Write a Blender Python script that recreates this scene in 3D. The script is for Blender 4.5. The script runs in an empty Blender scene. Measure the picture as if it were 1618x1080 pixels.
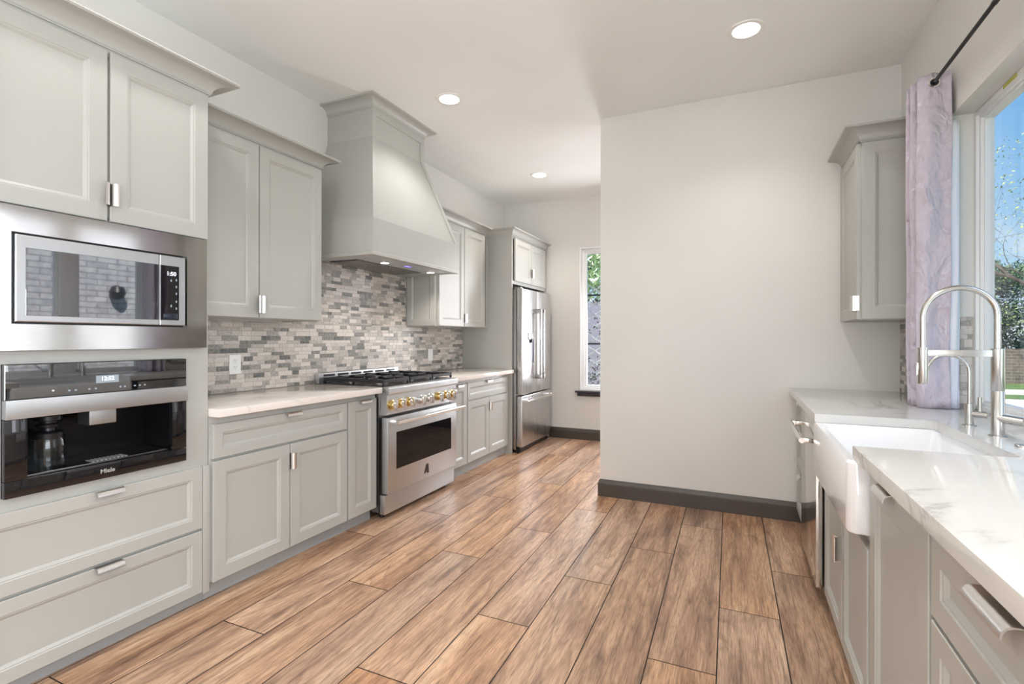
import bpy, bmesh, math, random
from mathutils import Vector, Matrix
random.seed(7)
D = bpy.data
SC = bpy.context.scene
COL = SC.collection
PI = math.pi

# ------------------------------------------------------------------ camera
cam_d = D.cameras.new('camera')
cam = D.objects.new('camera', cam_d)
COL.objects.link(cam)
cam_d.sensor_fit = 'HORIZONTAL'
cam_d.sensor_width = 36.0
cam_d.lens = 36.0 * 794.03 / 1618.0
cam_d.shift_y = -5.43 / 1618.0
cam_d.clip_start = 0.02
cam_d.clip_end = 300
CAM_YAW = 0.4266
cam.matrix_world = (Matrix.Translation((0, 0, 1.25)) @ Matrix.Rotation(CAM_YAW, 4, 'Z')
                    @ Matrix.Rotation(PI / 2, 4, 'X') @ Matrix.Rotation(0.0015, 4, 'Z'))
SC.camera = cam

# ------------------------------------------------------------------ exposure
SC.view_settings.view_transform = 'Standard'
SC.view_settings.look = 'None'
SC.view_settings.exposure = 0.98
SC.view_settings.gamma = 1.0
SC.view_settings.use_curve_mapping = False
SC.cycles.max_bounces = 10
SC.cycles.diffuse_bounces = 5
SC.cycles.glossy_bounces = 5
SC.cycles.transmission_bounces = 8
SC.cycles.transparent_max_bounces = 12
SC.cycles.sample_clamp_indirect = 6.0
SC.cycles.caustics_reflective = False
SC.cycles.caustics_refractive = False
SC.cycles.use_denoising = True

# ------------------------------------------------------------------ world: blue sky with broken cloud
W = D.worlds.new('sky')
SC.world = W
W.use_nodes = True
wt = W.node_tree
wt.nodes.clear()
w_out = wt.nodes.new('ShaderNodeOutputWorld')
w_bg = wt.nodes.new('ShaderNodeBackground')
w_tc = wt.nodes.new('ShaderNodeTexCoord')
w_sep = wt.nodes.new('ShaderNodeSeparateXYZ')
w_r = wt.nodes.new('ShaderNodeValToRGB')
w_n = wt.nodes.new('ShaderNodeTexNoise')
w_m = wt.nodes.new('ShaderNodeMapping')
w_c = wt.nodes.new('ShaderNodeValToRGB')
w_mix = wt.nodes.new('ShaderNodeMixRGB')
wt.links.new(w_tc.outputs['Generated'], w_sep.inputs[0])
wt.links.new(w_sep.outputs[2], w_r.inputs[0])
e = w_r.color_ramp.elements
e[0].position = 0.0; e[0].color = (0.62, 0.80, 0.95, 1)
e[1].position = 0.6; e[1].color = (0.10, 0.33, 0.76, 1)
k = e.new(0.12); k.color = (0.42, 0.68, 0.93, 1)
k = e.new(0.35); k.color = (0.17, 0.46, 0.85, 1)
w_m.inputs['Location'].default_value = (0.3, 0.5, 0.13)
w_m.inputs['Scale'].default_value = (1.0, 1.0, 1.7)
wt.links.new(w_tc.outputs['Generated'], w_m.inputs[0])
wt.links.new(w_m.outputs[0], w_n.inputs['Vector'])
w_n.inputs['Scale'].default_value = 3.4
w_n.inputs['Detail'].default_value = 7
w_n.inputs['Roughness'].default_value = 0.55
wt.links.new(w_n.outputs['Fac'], w_c.inputs[0])
w_c.color_ramp.elements[0].position = 0.55
w_c.color_ramp.elements[1].position = 0.72
wt.links.new(w_c.outputs[0], w_mix.inputs[0])
wt.links.new(w_r.outputs[0], w_mix.inputs[1])
w_mix.inputs[2].default_value = (0.93, 0.94, 0.97, 1)
wt.links.new(w_mix.outputs[0], w_bg.inputs[0])
w_bg.inputs[1].default_value = 0.55
wt.links.new(w_bg.outputs[0], w_out.inputs[0])


def light(name, kind, loc, energy, color, rot=(0, 0, 0), **kw):
    l = D.lights.new(name, kind)
    l.energy = energy
    l.color = color
    for a, b in kw.items():
        setattr(l, a, b)
    o = D.objects.new(name, l)
    o.location = loc
    o.rotation_euler = rot
    COL.objects.link(o)
    return o


# sun, high behind the house
light('sun', 'SUN', (0, 0, 20), 6.0, (1.0, 0.95, 0.87), rot=(math.radians(42), 0, math.radians(-58)), angle=0.01)
# window daylight, plus added fill lamps for living room and kitchen
DAY = (0.87, 0.935, 1.0)
light('fill_living_room', 'AREA', (-0.9, -3.45, 1.55), 74, (0.90, 0.955, 1.0), rot=(PI / 2 + 0.25, 0, 0), shape='RECTANGLE', size=2.8, size_y=2.2)  # added fill in front of the solid back wall, no window there
light('fill_kitchen', 'AREA', (1.10, -0.65, 1.62), 39, DAY, rot=(0, PI / 2 + 0.10, 0), shape='RECTANGLE', size=1.35, size_y=2.0)  # added fill, set in an unseen window made for it
light('daylight_sink_window', 'AREA', (1.13, 1.92, 1.62), 2, DAY, rot=(0, PI / 2 + 0.10, 0), shape='RECTANGLE', size=1.35, size_y=0.36)
light('daylight_hall_window', 'AREA', (1.06, 5.0, 1.5), 9, (0.95, 0.96, 1.0), rot=(0, PI / 2, 0), shape='RECTANGLE', size=1.5, size_y=1.6)

light('daylight_far_window', 'AREA', (-1.27, 6.22, 1.5), 24, (0.95, 0.95, 1.0), rot=(-PI / 2 + 0.35, 0, 0), shape='RECTANGLE', size=0.44, size_y=1.65)

# ------------------------------------------------------------------ room numbers (metres)
CEIL = 3.0065
XL = -2.876          # left wall
XR = 0.934           # right wall
YP = 3.947           # partition wall face
XP = -1.02           # partition end
YF = 6.04            # far wall
YB = -3.5            # wall behind the camera
XH = 1.094             # far end of the hall behind the partition


# ------------------------------------------------------------------ materials
def lin(r, g, b):
    f = lambda c: (c / 255 / 12.92) if c / 255 <= 0.04045 else ((c / 255 + 0.055) / 1.055) ** 2.4
    return (f(r), f(g), f(b), 1)


class NT:
    def __init__(self, name):
        self.m = D.materials.new(name)
        self.m.use_nodes = True
        self.t = self.m.node_tree
        self.t.nodes.clear()
        self.out = self.t.nodes.new('ShaderNodeOutputMaterial')

    def n(self, typ, **kw):
        x = self.t.nodes.new('ShaderNode' + typ)
        for a, b in kw.items():
            setattr(x, a, b)
        return x

    def l(self, a, b):
        self.t.links.new(a, b)

    def pbsdf(self, **kw):
        p = self.n('BsdfPrincipled')
        self.set(p, **kw)
        self.l(p.outputs[0], self.out.inputs[0])
        return p

    def set(self, p, **kw):
        for a, b in kw.items():
            p.inputs[a.replace('_', ' ')].default_value = b

    def noise(self, vec, scale, detail=3, rough=0.5, dist=0.0):
        x = self.n('TexNoise')
        x.inputs['Scale'].default_value = scale
        x.inputs['Detail'].default_value = detail
        x.inputs['Roughness'].default_value = rough
        x.inputs['Distortion'].default_value = dist
        if vec is not None:
            self.l(vec, x.inputs['Vector'])
        return x

    def ramp(self, fac, stops):
        r = self.n('ValToRGB')
        els = r.color_ramp.elements
        while len(els) > 1:
            els.remove(els[-1])
        els[0].position, els[0].color = stops[0]
        for p, c in stops[1:]:
            x = els.new(p)
            x.color = c
        self.l(fac, r.inputs[0])
        return r

    def mapping(self, vec, scale=(1, 1, 1), loc=(0, 0, 0)):
        x = self.n('Mapping')
        x.inputs['Scale'].default_value = scale
        x.inputs['Location'].default_value = loc
        self.l(vec, x.inputs[0])
        return x.outputs[0]

    def obj(self):
        return self.n('TexCoord').outputs['Object']

    def mix(self, fac, a, b, mode='MIX'):
        x = self.n('MixRGB', blend_type=mode)
        for i, v in enumerate((fac, a, b)):
            if hasattr(v, 'is_linked') or hasattr(v, 'links'):
                self.l(v, x.inputs[i])
            else:
                x.inputs[i].default_value = v
        return x.outputs[0]

    def bump(self, p, h, strength=0.1, dist=0.01):
        b = self.n('Bump')
        b.inputs['Strength'].default_value = strength
        b.inputs['Distance'].default_value = dist
        self.l(h, b.inputs['Height'])
        self.l(b.outputs[0], p.inputs['Normal'])


def simple(name, col, rough=0.5, metal=0.0, **kw):
    t = NT(name)
    t.pbsdf(Base_Color=col, Roughness=rough, Metallic=metal, **kw)
    return t.m


def painted(name, col, rough=0.45, bump=0.05, scale=180):
    t = NT(name)
    p = t.pbsdf(Base_Color=col, Roughness=rough)
    o = t.obj()
    n = t.noise(o, scale, 3)
    n2 = t.noise(o, 1.3, 2)
    c = t.ramp(n2.outputs[0], [(0.3, tuple(x * 0.97 for x in col[:3]) + (1,)), (0.7, tuple(min(1, x * 1.02) for x in col[:3]) + (1,))])
    t.l(c.outputs[0], p.inputs['Base Color'])
    t.bump(p, n.outputs[0], bump, 0.002)
    return t.m


def brushed(name, col, rough=0.27, axis=2, amount=0.10):
    """stainless steel, brushed along one axis"""
    t = NT(name)
    p = t.pbsdf(Base_Color=col, Metallic=1.0, Roughness=rough)
    s = [260, 260, 260]
    s[axis] = 4
    n = t.noise(t.mapping(t.obj(), tuple(s)), 1.0, 4)
    r = t.ramp(n.outputs[0], [(0.25, (rough - amount / 2,) * 3 + (1,)), (0.75, (rough + amount / 2,) * 3 + (1,))])
    t.l(r.outputs[0], p.inputs['Roughness'])
    n2 = t.noise(t.obj(), 2.2, 2)
    b1 = t.bump(p, n2.outputs[0], 0.035, 0.02)
    return t.m


def glass_pane(name, tint=(1, 1, 1, 1), rough=0.0, f=0.06):
    t = NT(name)
    tr = t.n('BsdfTransparent'); tr.inputs[0].default_value = tint
    gl = t.n('BsdfGlossy'); gl.inputs['Roughness'].default_value = rough
    fr = t.n('Fresnel')
    ge = t.n('NewGeometry'); ir = t.n('MapRange'); ir.inputs[3].default_value = 1.45; ir.inputs[4].default_value = 1 / 1.45
    t.l(ge.outputs['Backfacing'], ir.inputs[0]); t.l(ir.outputs[0], fr.inputs[0])
    mx = t.n('MixShader')
    t.l(fr.outputs[0], mx.inputs[0]); t.l(tr.outputs[0], mx.inputs[1]); t.l(gl.outputs[0], mx.inputs[2])
    t.l(mx.outputs[0], t.out.inputs[0])
    return t.m


def emit(name, col, strength):
    t = NT(name)
    x = t.n('Emission')
    x.inputs[0].default_value = col
    x.inputs[1].default_value = strength
    t.l(x.outputs[0], t.out.inputs[0])
    return t.m


def wood_floor():
    t = NT('wood_look_plank_tile')
    p = t.pbsdf(Roughness=0.35)
    at = t.n('Attribute', attribute_name='rnd')
    sp = t.n('SeparateXYZ'); t.l(at.outputs['Vector'], sp.inputs[0])
    uv = t.n('UVMap')
    off = t.n('VectorMath', operation='SCALE'); t.l(at.outputs['Vector'], off.inputs[0]); off.inputs['Scale'].default_value = 41.0
    ad = t.n('VectorMath', operation='ADD'); t.l(uv.outputs[0], ad.inputs[0]); t.l(off.outputs[0], ad.inputs[1])
    v = ad.outputs[0]
    A = t.noise(t.mapping(v, (7.0, 1.0, 3)), 1.0, 5, 0.6, 0.9)
    B = t.noise(t.mapping(v, (120, 3.2, 3)), 1.0, 5, 0.7, 0.3)
    Cn = t.noise(t.mapping(v, (16, 1.3, 3)), 1.0, 5, 0.7, 0.6)
    Kn = t.noise(t.mapping(v, (5, 2.4, 2)), 1.6, 2, 0.5, 0.3)
    base = t.ramp(A.outputs[0], [(0.25, lin(128, 92, 68)), (0.40, lin(174, 130, 97)), (0.55, lin(206, 162, 124)), (0.75, lin(226, 190, 154))])
    streak = t.ramp(Cn.outputs[0], [(0.32, (0.42, 0.38, 0.37, 1)), (0.44, (0.84, 0.82, 0.80, 1)), (0.54, (1, 1, 1, 1)), (0.8, (1.06, 1.04, 1.0, 1))])
    c1 = t.mix(0.85, base.outputs[0], streak.outputs[0], 'MULTIPLY')
    grain = t.ramp(B.outputs[0], [(0.37, (0.50, 0.45, 0.42, 1)), (0.47, (0.97, 0.97, 0.97, 1)), (0.7, (1.05, 1.05, 1.05, 1))])
    c2 = t.mix(0.8, c1, grain.outputs[0], 'MULTIPLY')
    R_ = t.noise(t.mapping(v, (4.2, 0.42, 2)), 1.0, 2, 0.45, 0.25)
    q1 = t.n('Math', operation='MULTIPLY'); t.l(R_.outputs[0], q1.inputs[0]); q1.inputs[1].default_value = 24.0
    q2 = t.n('Math', operation='FRACT'); t.l(q1.outputs[0], q2.inputs[0])
    fig = t.ramp(q2.outputs[0], [(0.0, (0.66, 0.60, 0.56, 1)), (0.10, (0.82, 0.79, 0.77, 1)), (0.35, (1, 1, 1, 1)), (0.9, (1.04, 1.03, 1.02, 1)), (1.0, (0.72, 0.67, 0.63, 1))])
    c2 = t.mix(0.75, c2, fig.outputs[0], 'MULTIPLY')
    F_ = t.noise(t.mapping(v, (420, 16, 3)), 1.0, 3, 0.6, 0.0)
    fine = t.ramp(F_.outputs[0], [(0.38, (0.55, 0.50, 0.47, 1)), (0.52, (1, 1, 1, 1)), (0.7, (1.10, 1.09, 1.08, 1))])
    c2 = t.mix(0.8, c2, fine.outputs[0], 'MULTIPLY')
    # plank to plank: some greyer, some darker
    hs = t.n('HueSaturation'); t.l(c2, hs.inputs['Color'])
    mr = t.n('MapRange'); t.l(sp.outputs[2], mr.inputs[0]); mr.inputs[3].default_value = 0.80; mr.inputs[4].default_value = 1.02
    t.l(mr.outputs[0], hs.inputs['Saturation'])
    mv = t.n('MapRange'); t.l(sp.outputs[1], mv.inputs[0]); mv.inputs[3].default_value = 0.90; mv.inputs[4].default_value = 1.10
    t.l(mv.outputs[0], hs.inputs['Value'])
    kn = t.ramp(Kn.outputs[0], [(0.20, (0.45, 0.38, 0.33, 1)), (0.27, (1, 1, 1, 1))])
    c3 = t.mix(0.9, hs.outputs[0], kn.outputs[0], 'MULTIPLY')
    t.l(c3, p.inputs['Base Color'])
    rr = t.ramp(B.outputs[0], [(0.3, (0.42,) * 3 + (1,)), (0.7, (0.27,) * 3 + (1,))])
    p.inputs['Specular IOR Level'].default_value = 0.75
    t.l(rr.outputs[0], p.inputs['Roughness'])
    t.bump(p, B.outputs[0], 0.12, 0.003)
    return t.m


def quartz(name, base, vein, amt=0.55, scale=1.5, loc=(0, 0, 0)):
    t = NT(name)
    p = t.pbsdf(Roughness=0.07)
    v = t.mapping(t.obj(), (1, 0.75, 1), loc)
    n = t.noise(v, scale, 9, 0.56, 1.3)
    m1 = t.n('Math', operation='SUBTRACT'); t.l(n.outputs[0], m1.inputs[0]); m1.inputs[1].default_value = 0.5
    m2 = t.n('Math', operation='ABSOLUTE'); t.l(m1.outputs[0], m2.inputs[0])
    r = t.ramp(m2.outputs[0], [(0.0, (amt,) * 3 + (1,)), (0.012, (amt * 0.35,) * 3 + (1,)), (0.035, (0, 0, 0, 1))])
    n2 = t.noise(v, 3.5, 4)
    r2 = t.ramp(n2.outputs[0], [(0.45, (0, 0, 0, 1)), (0.62, (1, 1, 1, 1))])
    f = t.mix(1.0, r.outputs[0], r2.outputs[0], 'MULTIPLY')
    n3 = t.noise(v, 2.0, 5)
    cl = t.ramp(n3.outputs[0], [(0.35, tuple(x * 0.955 for x in base[:3]) + (1,)), (0.6, base)])
    c = t.mix(f, cl.outputs[0], vein)
    t.l(c, p.inputs['Base Color'])
    return t.m


def tile_mat():
    t = NT('glass_and_stone_mosaic')
    p = t.pbsdf(Roughness=0.30, Specular_IOR_Level=0.35)
    at = t.n('Attribute', attribute_name='tint')
    o = t.obj()
    n = t.noise(o, 75, 5, 0.7)
    r = t.ramp(n.outputs[0], [(0.36, (0.50, 0.50, 0.50, 1)), (0.5, (0.98, 0.98, 0.98, 1)), (0.64, (1.3, 1.3, 1.3, 1))])
    # darker pieces are crackled, pale ones nearly plain
    g = t.n('RGBToBW'); t.l(at.outputs['Color'], g.inputs[0])
    mr = t.n('MapRange'); t.l(g.outputs[0], mr.inputs[0]); mr.inputs[1].default_value = 0.10; mr.inputs[2].default_value = 0.6
    mr.inputs[3].default_value = 1.0; mr.inputs[4].default_value = 0.22
    c = t.mix(mr.outputs[0], at.outputs['Color'], r.outputs[0], 'MULTIPLY')
    t.l(c, p.inputs['Base Color'])
    return t.m


def brick_mat(name, c1, c2, mortar, scale=1.0, axis='X'):
    t = NT(name)
    p = t.pbsdf(Roughness=0.85)
    o = t.obj()
    sp = t.n('SeparateXYZ'); t.l(o, sp.inputs[0])
    cb = t.n('CombineXYZ')
    t.l(sp.outputs[1 if axis == 'X' else 0], cb.inputs[0]); t.l(sp.outputs[2], cb.inputs[1])
    b = t.n('TexBrick')
    b.inputs['Scale'].default_value = scale
    b.inputs['Color1'].default_value = c1
    b.inputs['Color2'].default_value = c2
    b.inputs['Mortar'].default_value = mortar
    b.inputs['Mortar Size'].default_value = 0.011
    b.inputs['Brick Width'].default_value = 0.30
    b.inputs['Row Height'].default_value = 0.095
    t.l(cb.outputs[0], b.inputs['Vector'])
    n = t.noise(o, 9, 5)
    r = t.ramp(n.outputs[0], [(0.3, (0.72, 0.72, 0.74, 1)), (0.7, (1.08, 1.08, 1.08, 1))])
    t.l(t.mix(1.0, b.outputs[0], r.outputs[0], 'MULTIPLY'), p.inputs['Base Color'])
    return t.m


def satin_curtain():
    t = NT('lavender_satin')
    p = t.pbsdf(Base_Color=lin(198, 188, 201), Roughness=0.30, Sheen_Weight=0.15)
    o = t.obj()
    n = t.noise(t.mapping(o, (8, 8, 4.5)), 1.5, 3, 0.5, 0.3)
    w = t.noise(t.mapping(o, (900, 900, 900)), 1, 2)
    t.bump(p, n.outputs[0], 1.0, 0.05)
    return t.m


def leafy(name, c1, c2, scale=6):
    t = NT(name)
    p = t.pbsdf(Roughness=0.6)
    n = t.noise(t.obj(), scale, 3)
    r = t.ramp(n.outputs[0], [(0.35, c1), (0.65, c2)])
    t.l(r.outputs[0], p.inputs['Base Color'])
    return t.m


M = {}
M['wall'] = painted('warm_white_wall_paint', lin(226, 224, 220), 0.6, 0.06, 140)
M['ceiling'] = painted('ceiling_paint', lin(242, 242, 240), 0.75, 0.10, 110)
M['cab'] = painted('grey_cabinet_paint', lin(181, 181, 176), 0.38, 0.015, 260)
M['toe'] = painted('toe_kick_paint', lin(170, 172, 172), 0.5, 0.01, 200)
M['base'] = painted('dark_brown_trim_paint', lin(72, 63, 56), 0.35, 0.02, 150)
M['white_trim'] = painted('white_window_vinyl', lin(240, 241, 241), 0.35, 0.01, 200)
M['sill'] = painted('dark_sill_paint', lin(52, 50, 52), 0.4, 0.01, 150)
M['floor'] = wood_floor()
M['grout'] = simple('dark_grout', lin(44, 38, 34), 0.9)
M['tile'] = tile_mat()
M['tile_grout'] = simple('pale_tile_grout', lin(176, 170, 163), 0.9)
M['quartz_l'] = quartz('warm_white_quartz', lin(238, 230, 223), lin(196, 186, 178), 0.45, 1.7)
M['quartz_r'] = quartz('white_quartz_grey_veins', lin(216, 214, 210), lin(168, 164, 160), 0.7, 1.45, (3.1, 1.7, 0))
M['steel'] = brushed('brushed_stainless', (0.60, 0.615, 0.63, 1), 0.38, 1)
M['steel_v'] = brushed('brushed_stainless_vertical', (0.56, 0.55, 0.545, 1), 0.27, 2, 0.045)
M['steel_dark'] = brushed('dark_stainless_side', (0.33, 0.32, 0.31, 1), 0.34, 2)
M['mirror_steel'] = brushed('smooth_stainless', (0.68, 0.665, 0.65, 1), 0.10, 1, 0.04)
M['nickel'] = brushed('brushed_nickel', (0.52, 0.505, 0.48, 1), 0.24, 2, 0.06)
M['pull'] = simple('satin_nickel_pull', (0.78, 0.76, 0.74, 1), 0.28, 1.0)
M['chrome'] = simple('polished_chrome', (0.86, 0.85, 0.83, 1), 0.08, 1.0)
M['brass'] = simple('polished_brass', (0.83, 0.60, 0.22, 1), 0.18, 1.0)
M['iron'] = simple('black_cast_iron', (0.012, 0.012, 0.014, 1), 0.42)
M['black'] = simple('black_plastic', (0.010, 0.010, 0.012, 1), 0.35)
M['black_glass'] = simple('black_glass', (0.006, 0.006, 0.008, 1), 0.03, IOR=1.75)
M['panel_glass'] = simple('coffee_panel_glass', (0.006, 0.007, 0.009, 1), 0.02, IOR=2.6)
M['oven_glass'] = simple('dark_oven_glass', (0.008, 0.008, 0.010, 1), 0.02, IOR=1.3)
M['mw_glass'] = simple('microwave_door_glass', (0.020, 0.022, 0.030, 1), 0.02, IOR=2.8)
M['cavity'] = simple('black_interior', (0.004, 0.004, 0.005, 1), 0.25, Specular_IOR_Level=0.3)
M['drip'] = simple('drip_tray_steel', (0.30, 0.30, 0.31, 1), 0.22, 1.0)
M['porcelain'] = simple('white_fireclay', lin(244, 244, 246), 0.10, Coat_Weight=0.5)
M['outlet'] = simple('white_outlet_plastic', lin(240, 240, 240), 0.3)
M['rod'] = simple('black_iron_rod', (0.016, 0.015, 0.015, 1), 0.35, 0.6)
M['curtain'] = satin_curtain()
M['lining'] = simple('white_curtain_lining', lin(240, 240, 248), 0.7)
M['glass'] = glass_pane('window_glass')
M['jar'] = glass_pane('jar_glass', (0.93, 0.95, 0.96, 1), 0.02)
M['lens'] = emit('lamp_lens', (1.0, 0.96, 0.90, 1), 9.0)
M['hood_lens'] = emit('hood_lamp_lens', (1.0, 0.93, 0.84, 1), 9.0)
M['blue_led'] = emit('blue_display', (0.20, 0.16, 1.0, 1), 1.8)
M['white_led'] = emit('white_display_digits', (0.85, 0.92, 1.0, 1), 1.1)
M['lcd'] = emit('lcd_backlight', (0.23, 0.26, 0.29, 1), 1.0)
M['silver'] = simple('silver_lettering', (0.75, 0.75, 0.75, 1), 0.3, 0.6)
M['sticker'] = simple('yellow_green_sticker', lin(190, 190, 90), 0.5)
M['logo'] = simple('dark_badge', (0.06, 0.05, 0.05, 1), 0.3, 0.7)
M['frosted'] = simple('trim_ring_white', lin(238, 236, 232), 0.4)


# ------------------------------------------------------------------ geometry helpers
ORG = {}


def org(o):
    return ORG.get(o.name, Vector((0, 0, 0))) if o else Vector((0, 0, 0))


class G:
    def __init__(self):
        self.bm = bmesh.new()

    def face(self, pts):
        try:
            return self.bm.faces.new([self.bm.verts.new(p) for p in pts])
        except ValueError:
            return None

    def box(self, x0, x1, y0, y1, z0, z1, bev=0.0, seg=2):
        if x1 < x0: x0, x1 = x1, x0
        if y1 < y0: y0, y1 = y1, y0
        if z1 < z0: z0, z1 = z1, z0
        v = [self.bm.verts.new((x, y, z)) for x in (x0, x1) for y in (y0, y1) for z in (z0, z1)]
        fs = []
        for a in ((0, 1, 3, 2), (4, 6, 7, 5), (0, 4, 5, 1), (2, 3, 7, 6), (0, 2, 6, 4), (1, 5, 7, 3)):
            fs.append(self.bm.faces.new([v[i] for i in a]))
        if bev > 0:
            ed = list({e for f in fs for e in f.edges})
            bmesh.ops.bevel(self.bm, geom=ed, offset=bev, segments=seg, profile=0.6, affect='EDGES')
        return self

    def cyl(self, p0, p1, r, r2=None, seg=24, caps=True):
        p0, p1 = Vector(p0), Vector(p1)
        r2 = r if r2 is None else r2
        d = (p1 - p0).normalized()
        a = d.orthogonal().normalized()
        b = d.cross(a)
        R = []
        for p, rr in ((p0, r), (p1, r2)):
            R.append([self.bm.verts.new(p + (a * math.cos(2 * PI * i / seg) + b * math.sin(2 * PI * i / seg)) * rr) for i in range(seg)])
        for i in range(seg):
            j = (i + 1) % seg
            self.bm.faces.new((R[0][i], R[0][j], R[1][j], R[1][i]))
        if caps:
            self.bm.faces.new(R[0][::-1])
            self.bm.faces.new(R[1])
        return self

    def tube(self, pts, r, seg=14, caps=True):
        pts = [Vector(p) for p in pts]
        rad = r if isinstance(r, (list, tuple)) else [r] * len(pts)
        rings = []
        up = None
        for i, p in enumerate(pts):
            t = (pts[min(i + 1, len(pts) - 1)] - pts[max(i - 1, 0)]).normalized()
            if up is None:
                up = t.orthogonal().normalized()
            up = (up - t * up.dot(t)).normalized()
            b = t.cross(up)
            rings.append([self.bm.verts.new(p + (up * math.cos(2 * PI * k / seg) + b * math.sin(2 * PI * k / seg)) * rad[i]) for k in range(seg)])
        for A, B in zip(rings, rings[1:]):
            for k in range(seg):
                j = (k + 1) % seg
                self.bm.faces.new((A[k], A[j], B[j], B[k]))
        if caps:
            self.bm.faces.new(rings[0][::-1])
            self.bm.faces.new(rings[-1])
        return self

    def lathe(self, c, prof, axis=(0, 0, 1), seg=32):
        """prof: (radius, height along the axis)"""
        c = Vector(c)
        d = Vector(axis).normalized()
        a = d.orthogonal().normalized()
        b = d.cross(a)
        R = []
        for rr, h in prof:
            R.append([self.bm.verts.new(c + d * h + (a * math.cos(2 * PI * i / seg) + b * math.sin(2 * PI * i / seg)) * max(rr, 1e-5)) for i in range(seg)])
        for A, B in zip(R, R[1:]):
            for i in range(seg):
                j = (i + 1) % seg
                self.bm.faces.new((A[i], A[j], B[j], B[i]))
        bmesh.ops.remove_doubles(self.bm, verts=[v for r in R for v in r], dist=2e-5)
        return self

    def loops(self, fc, a0, a1, b0, b1, L, back=True):
        """nested rectangles on a face map: L = (inset, depth)"""
        R = []
        for s, d in L:
            R.append([self.bm.verts.new(fc(x, y, d)) for x, y in ((a0 + s, b0 + s), (a1 - s, b0 + s), (a1 - s, b1 - s), (a0 + s, b1 - s))])
        for A, B in zip(R, R[1:]):
            for i in range(4):
                j = (i + 1) % 4
                self.bm.faces.new((A[i], A[j], B[j], B[i]))
        self.bm.faces.new(R[-1])
        if back:
            self.bm.faces.new(R[0][::-1])
        return self

    def prism(self, mp, poly, d0, d1, bev=0.0):
        """polygon (a,b) pushed from d0 to d1 through the map mp(a,b,d)"""
        A = [self.bm.verts.new(mp(a, b, d0)) for a, b in poly]
        B = [self.bm.verts.new(mp(a, b, d1)) for a, b in poly]
        n = len(poly)
        fs = [self.bm.faces.new(A[::-1]), self.bm.faces.new(B)]
        for i in range(n):
            j = (i + 1) % n
            fs.append(self.bm.faces.new((A[i], A[j], B[j], B[i])))
        if bev > 0:
            ed = list({e for f in fs for e in f.edges})
            bmesh.ops.bevel(self.bm, geom=ed, offset=bev, segments=2, profile=0.6, affect='EDGES')
        return self

    def sweep(self, path, prof, side=1):
        """closed profile (offset, z) along an open plan path, mitred; offset to the left (side=1) or right"""
        P = [Vector((x, y)) for x, y in path]
        N = []
        for a, b in zip(P, P[1:]):
            d = (b - a).normalized()
            N.append(Vector((-d.y, d.x)) * side)
        R = []
        for i, p in enumerate(P):
            if i == 0: m = N[0]
            elif i == len(P) - 1: m = N[-1]
            else:
                m = N[i - 1] + N[i]
                m = m / m.dot(N[i])
            R.append([self.bm.verts.new((p.x + m.x * o, p.y + m.y * o, z)) for o, z in prof])
        n = len(prof)
        for A, B in zip(R, R[1:]):
            for i in range(n):
                j = (i + 1) % n
                self.bm.faces.new((A[i], A[j], B[j], B[i]))
        self.bm.faces.new(R[0][::-1])
        self.bm.faces.new(R[-1])
        return self

    def build(self, name, mat, parent=None, smooth=35, recalc=True):
        bm = self.bm
        if recalc:
            bmesh.ops.recalc_face_normals(bm, faces=bm.faces[:])
        if parent is None:
            xs = [v.co for v in bm.verts]
            o = Vector(((min(p.x for p in xs) + max(p.x for p in xs)) / 2, (min(p.y for p in xs) + max(p.y for p in xs)) / 2, min(p.z for p in xs)))
        else:
            o = org(parent)
        bmesh.ops.translate(bm, verts=bm.verts[:], vec=-o)
        me = D.meshes.new(name)
        bm.to_mesh(me)
        bm.free()
        for m_ in (mat if isinstance(mat, (list, tuple)) else [mat]):
            me.materials.append(M[m_] if isinstance(m_, str) else m_)
        if smooth:
            me.shade_smooth()
            me.set_sharp_from_angle(angle=math.radians(smooth))
        ob = D.objects.new(name, me)
        COL.objects.link(ob)
        if parent is None:
            ob.location = o
        else:
            ob.parent = parent
        ORG[ob.name] = o
        return ob


def tag(o, label, cat, group=None, kind=None):
    o['label'] = label
    o['category'] = cat
    if group: o['group'] = group
    if kind: o['kind'] = kind
    return o


def thing(name, label, cat, loc, group=None):
    o = D.objects.new(name, None)
    COL.objects.link(o)
    o.empty_display_size = 0.1
    o.location = loc
    ORG[o.name] = Vector(loc)
    return tag(o, label, cat, group)


def struct(g, name, mat, smooth=35):
    o = g.build(name, mat, None, smooth)
    o['kind'] = 'structure'
    return o


def text(name, body, size, mat, parent, loc, rot, extrude=0.0004, align='CENTER', weight=0.0, shear=0.0):
    c = D.curves.new(name, 'FONT')
    c.body = body
    c.size = size
    c.extrude = extrude
    c.offset = weight
    c.shear = shear
    c.align_x = align
    c.align_y = 'CENTER'
    c.materials.append(M[mat])
    o = D.objects.new(name, c)
    COL.objects.link(o)
    bpy.context.view_layer.update()
    me = D.meshes.new_from_object(o.evaluated_get(bpy.context.evaluated_depsgraph_get()))
    D.objects.remove(o)
    o = D.objects.new(name, me)
    COL.objects.link(o)
    o.parent = parent
    o.location = Vector(loc) - org(parent)
    o.rotation_euler = rot
    return o


def FL(X): return lambda a, b, d: (X + d, a, b)      # faces +x, a = y
def FR(X): return lambda a, b, d: (X - d, a, b)      # faces -x
def FS(Y): return lambda a, b, d: (a, Y - d, b)      # faces -y, a = x
def FU(x, y, d): return (x, y, d)                    # plan


ROT_L = (PI / 2, 0, PI / 2)     # lettering that faces +x


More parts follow.
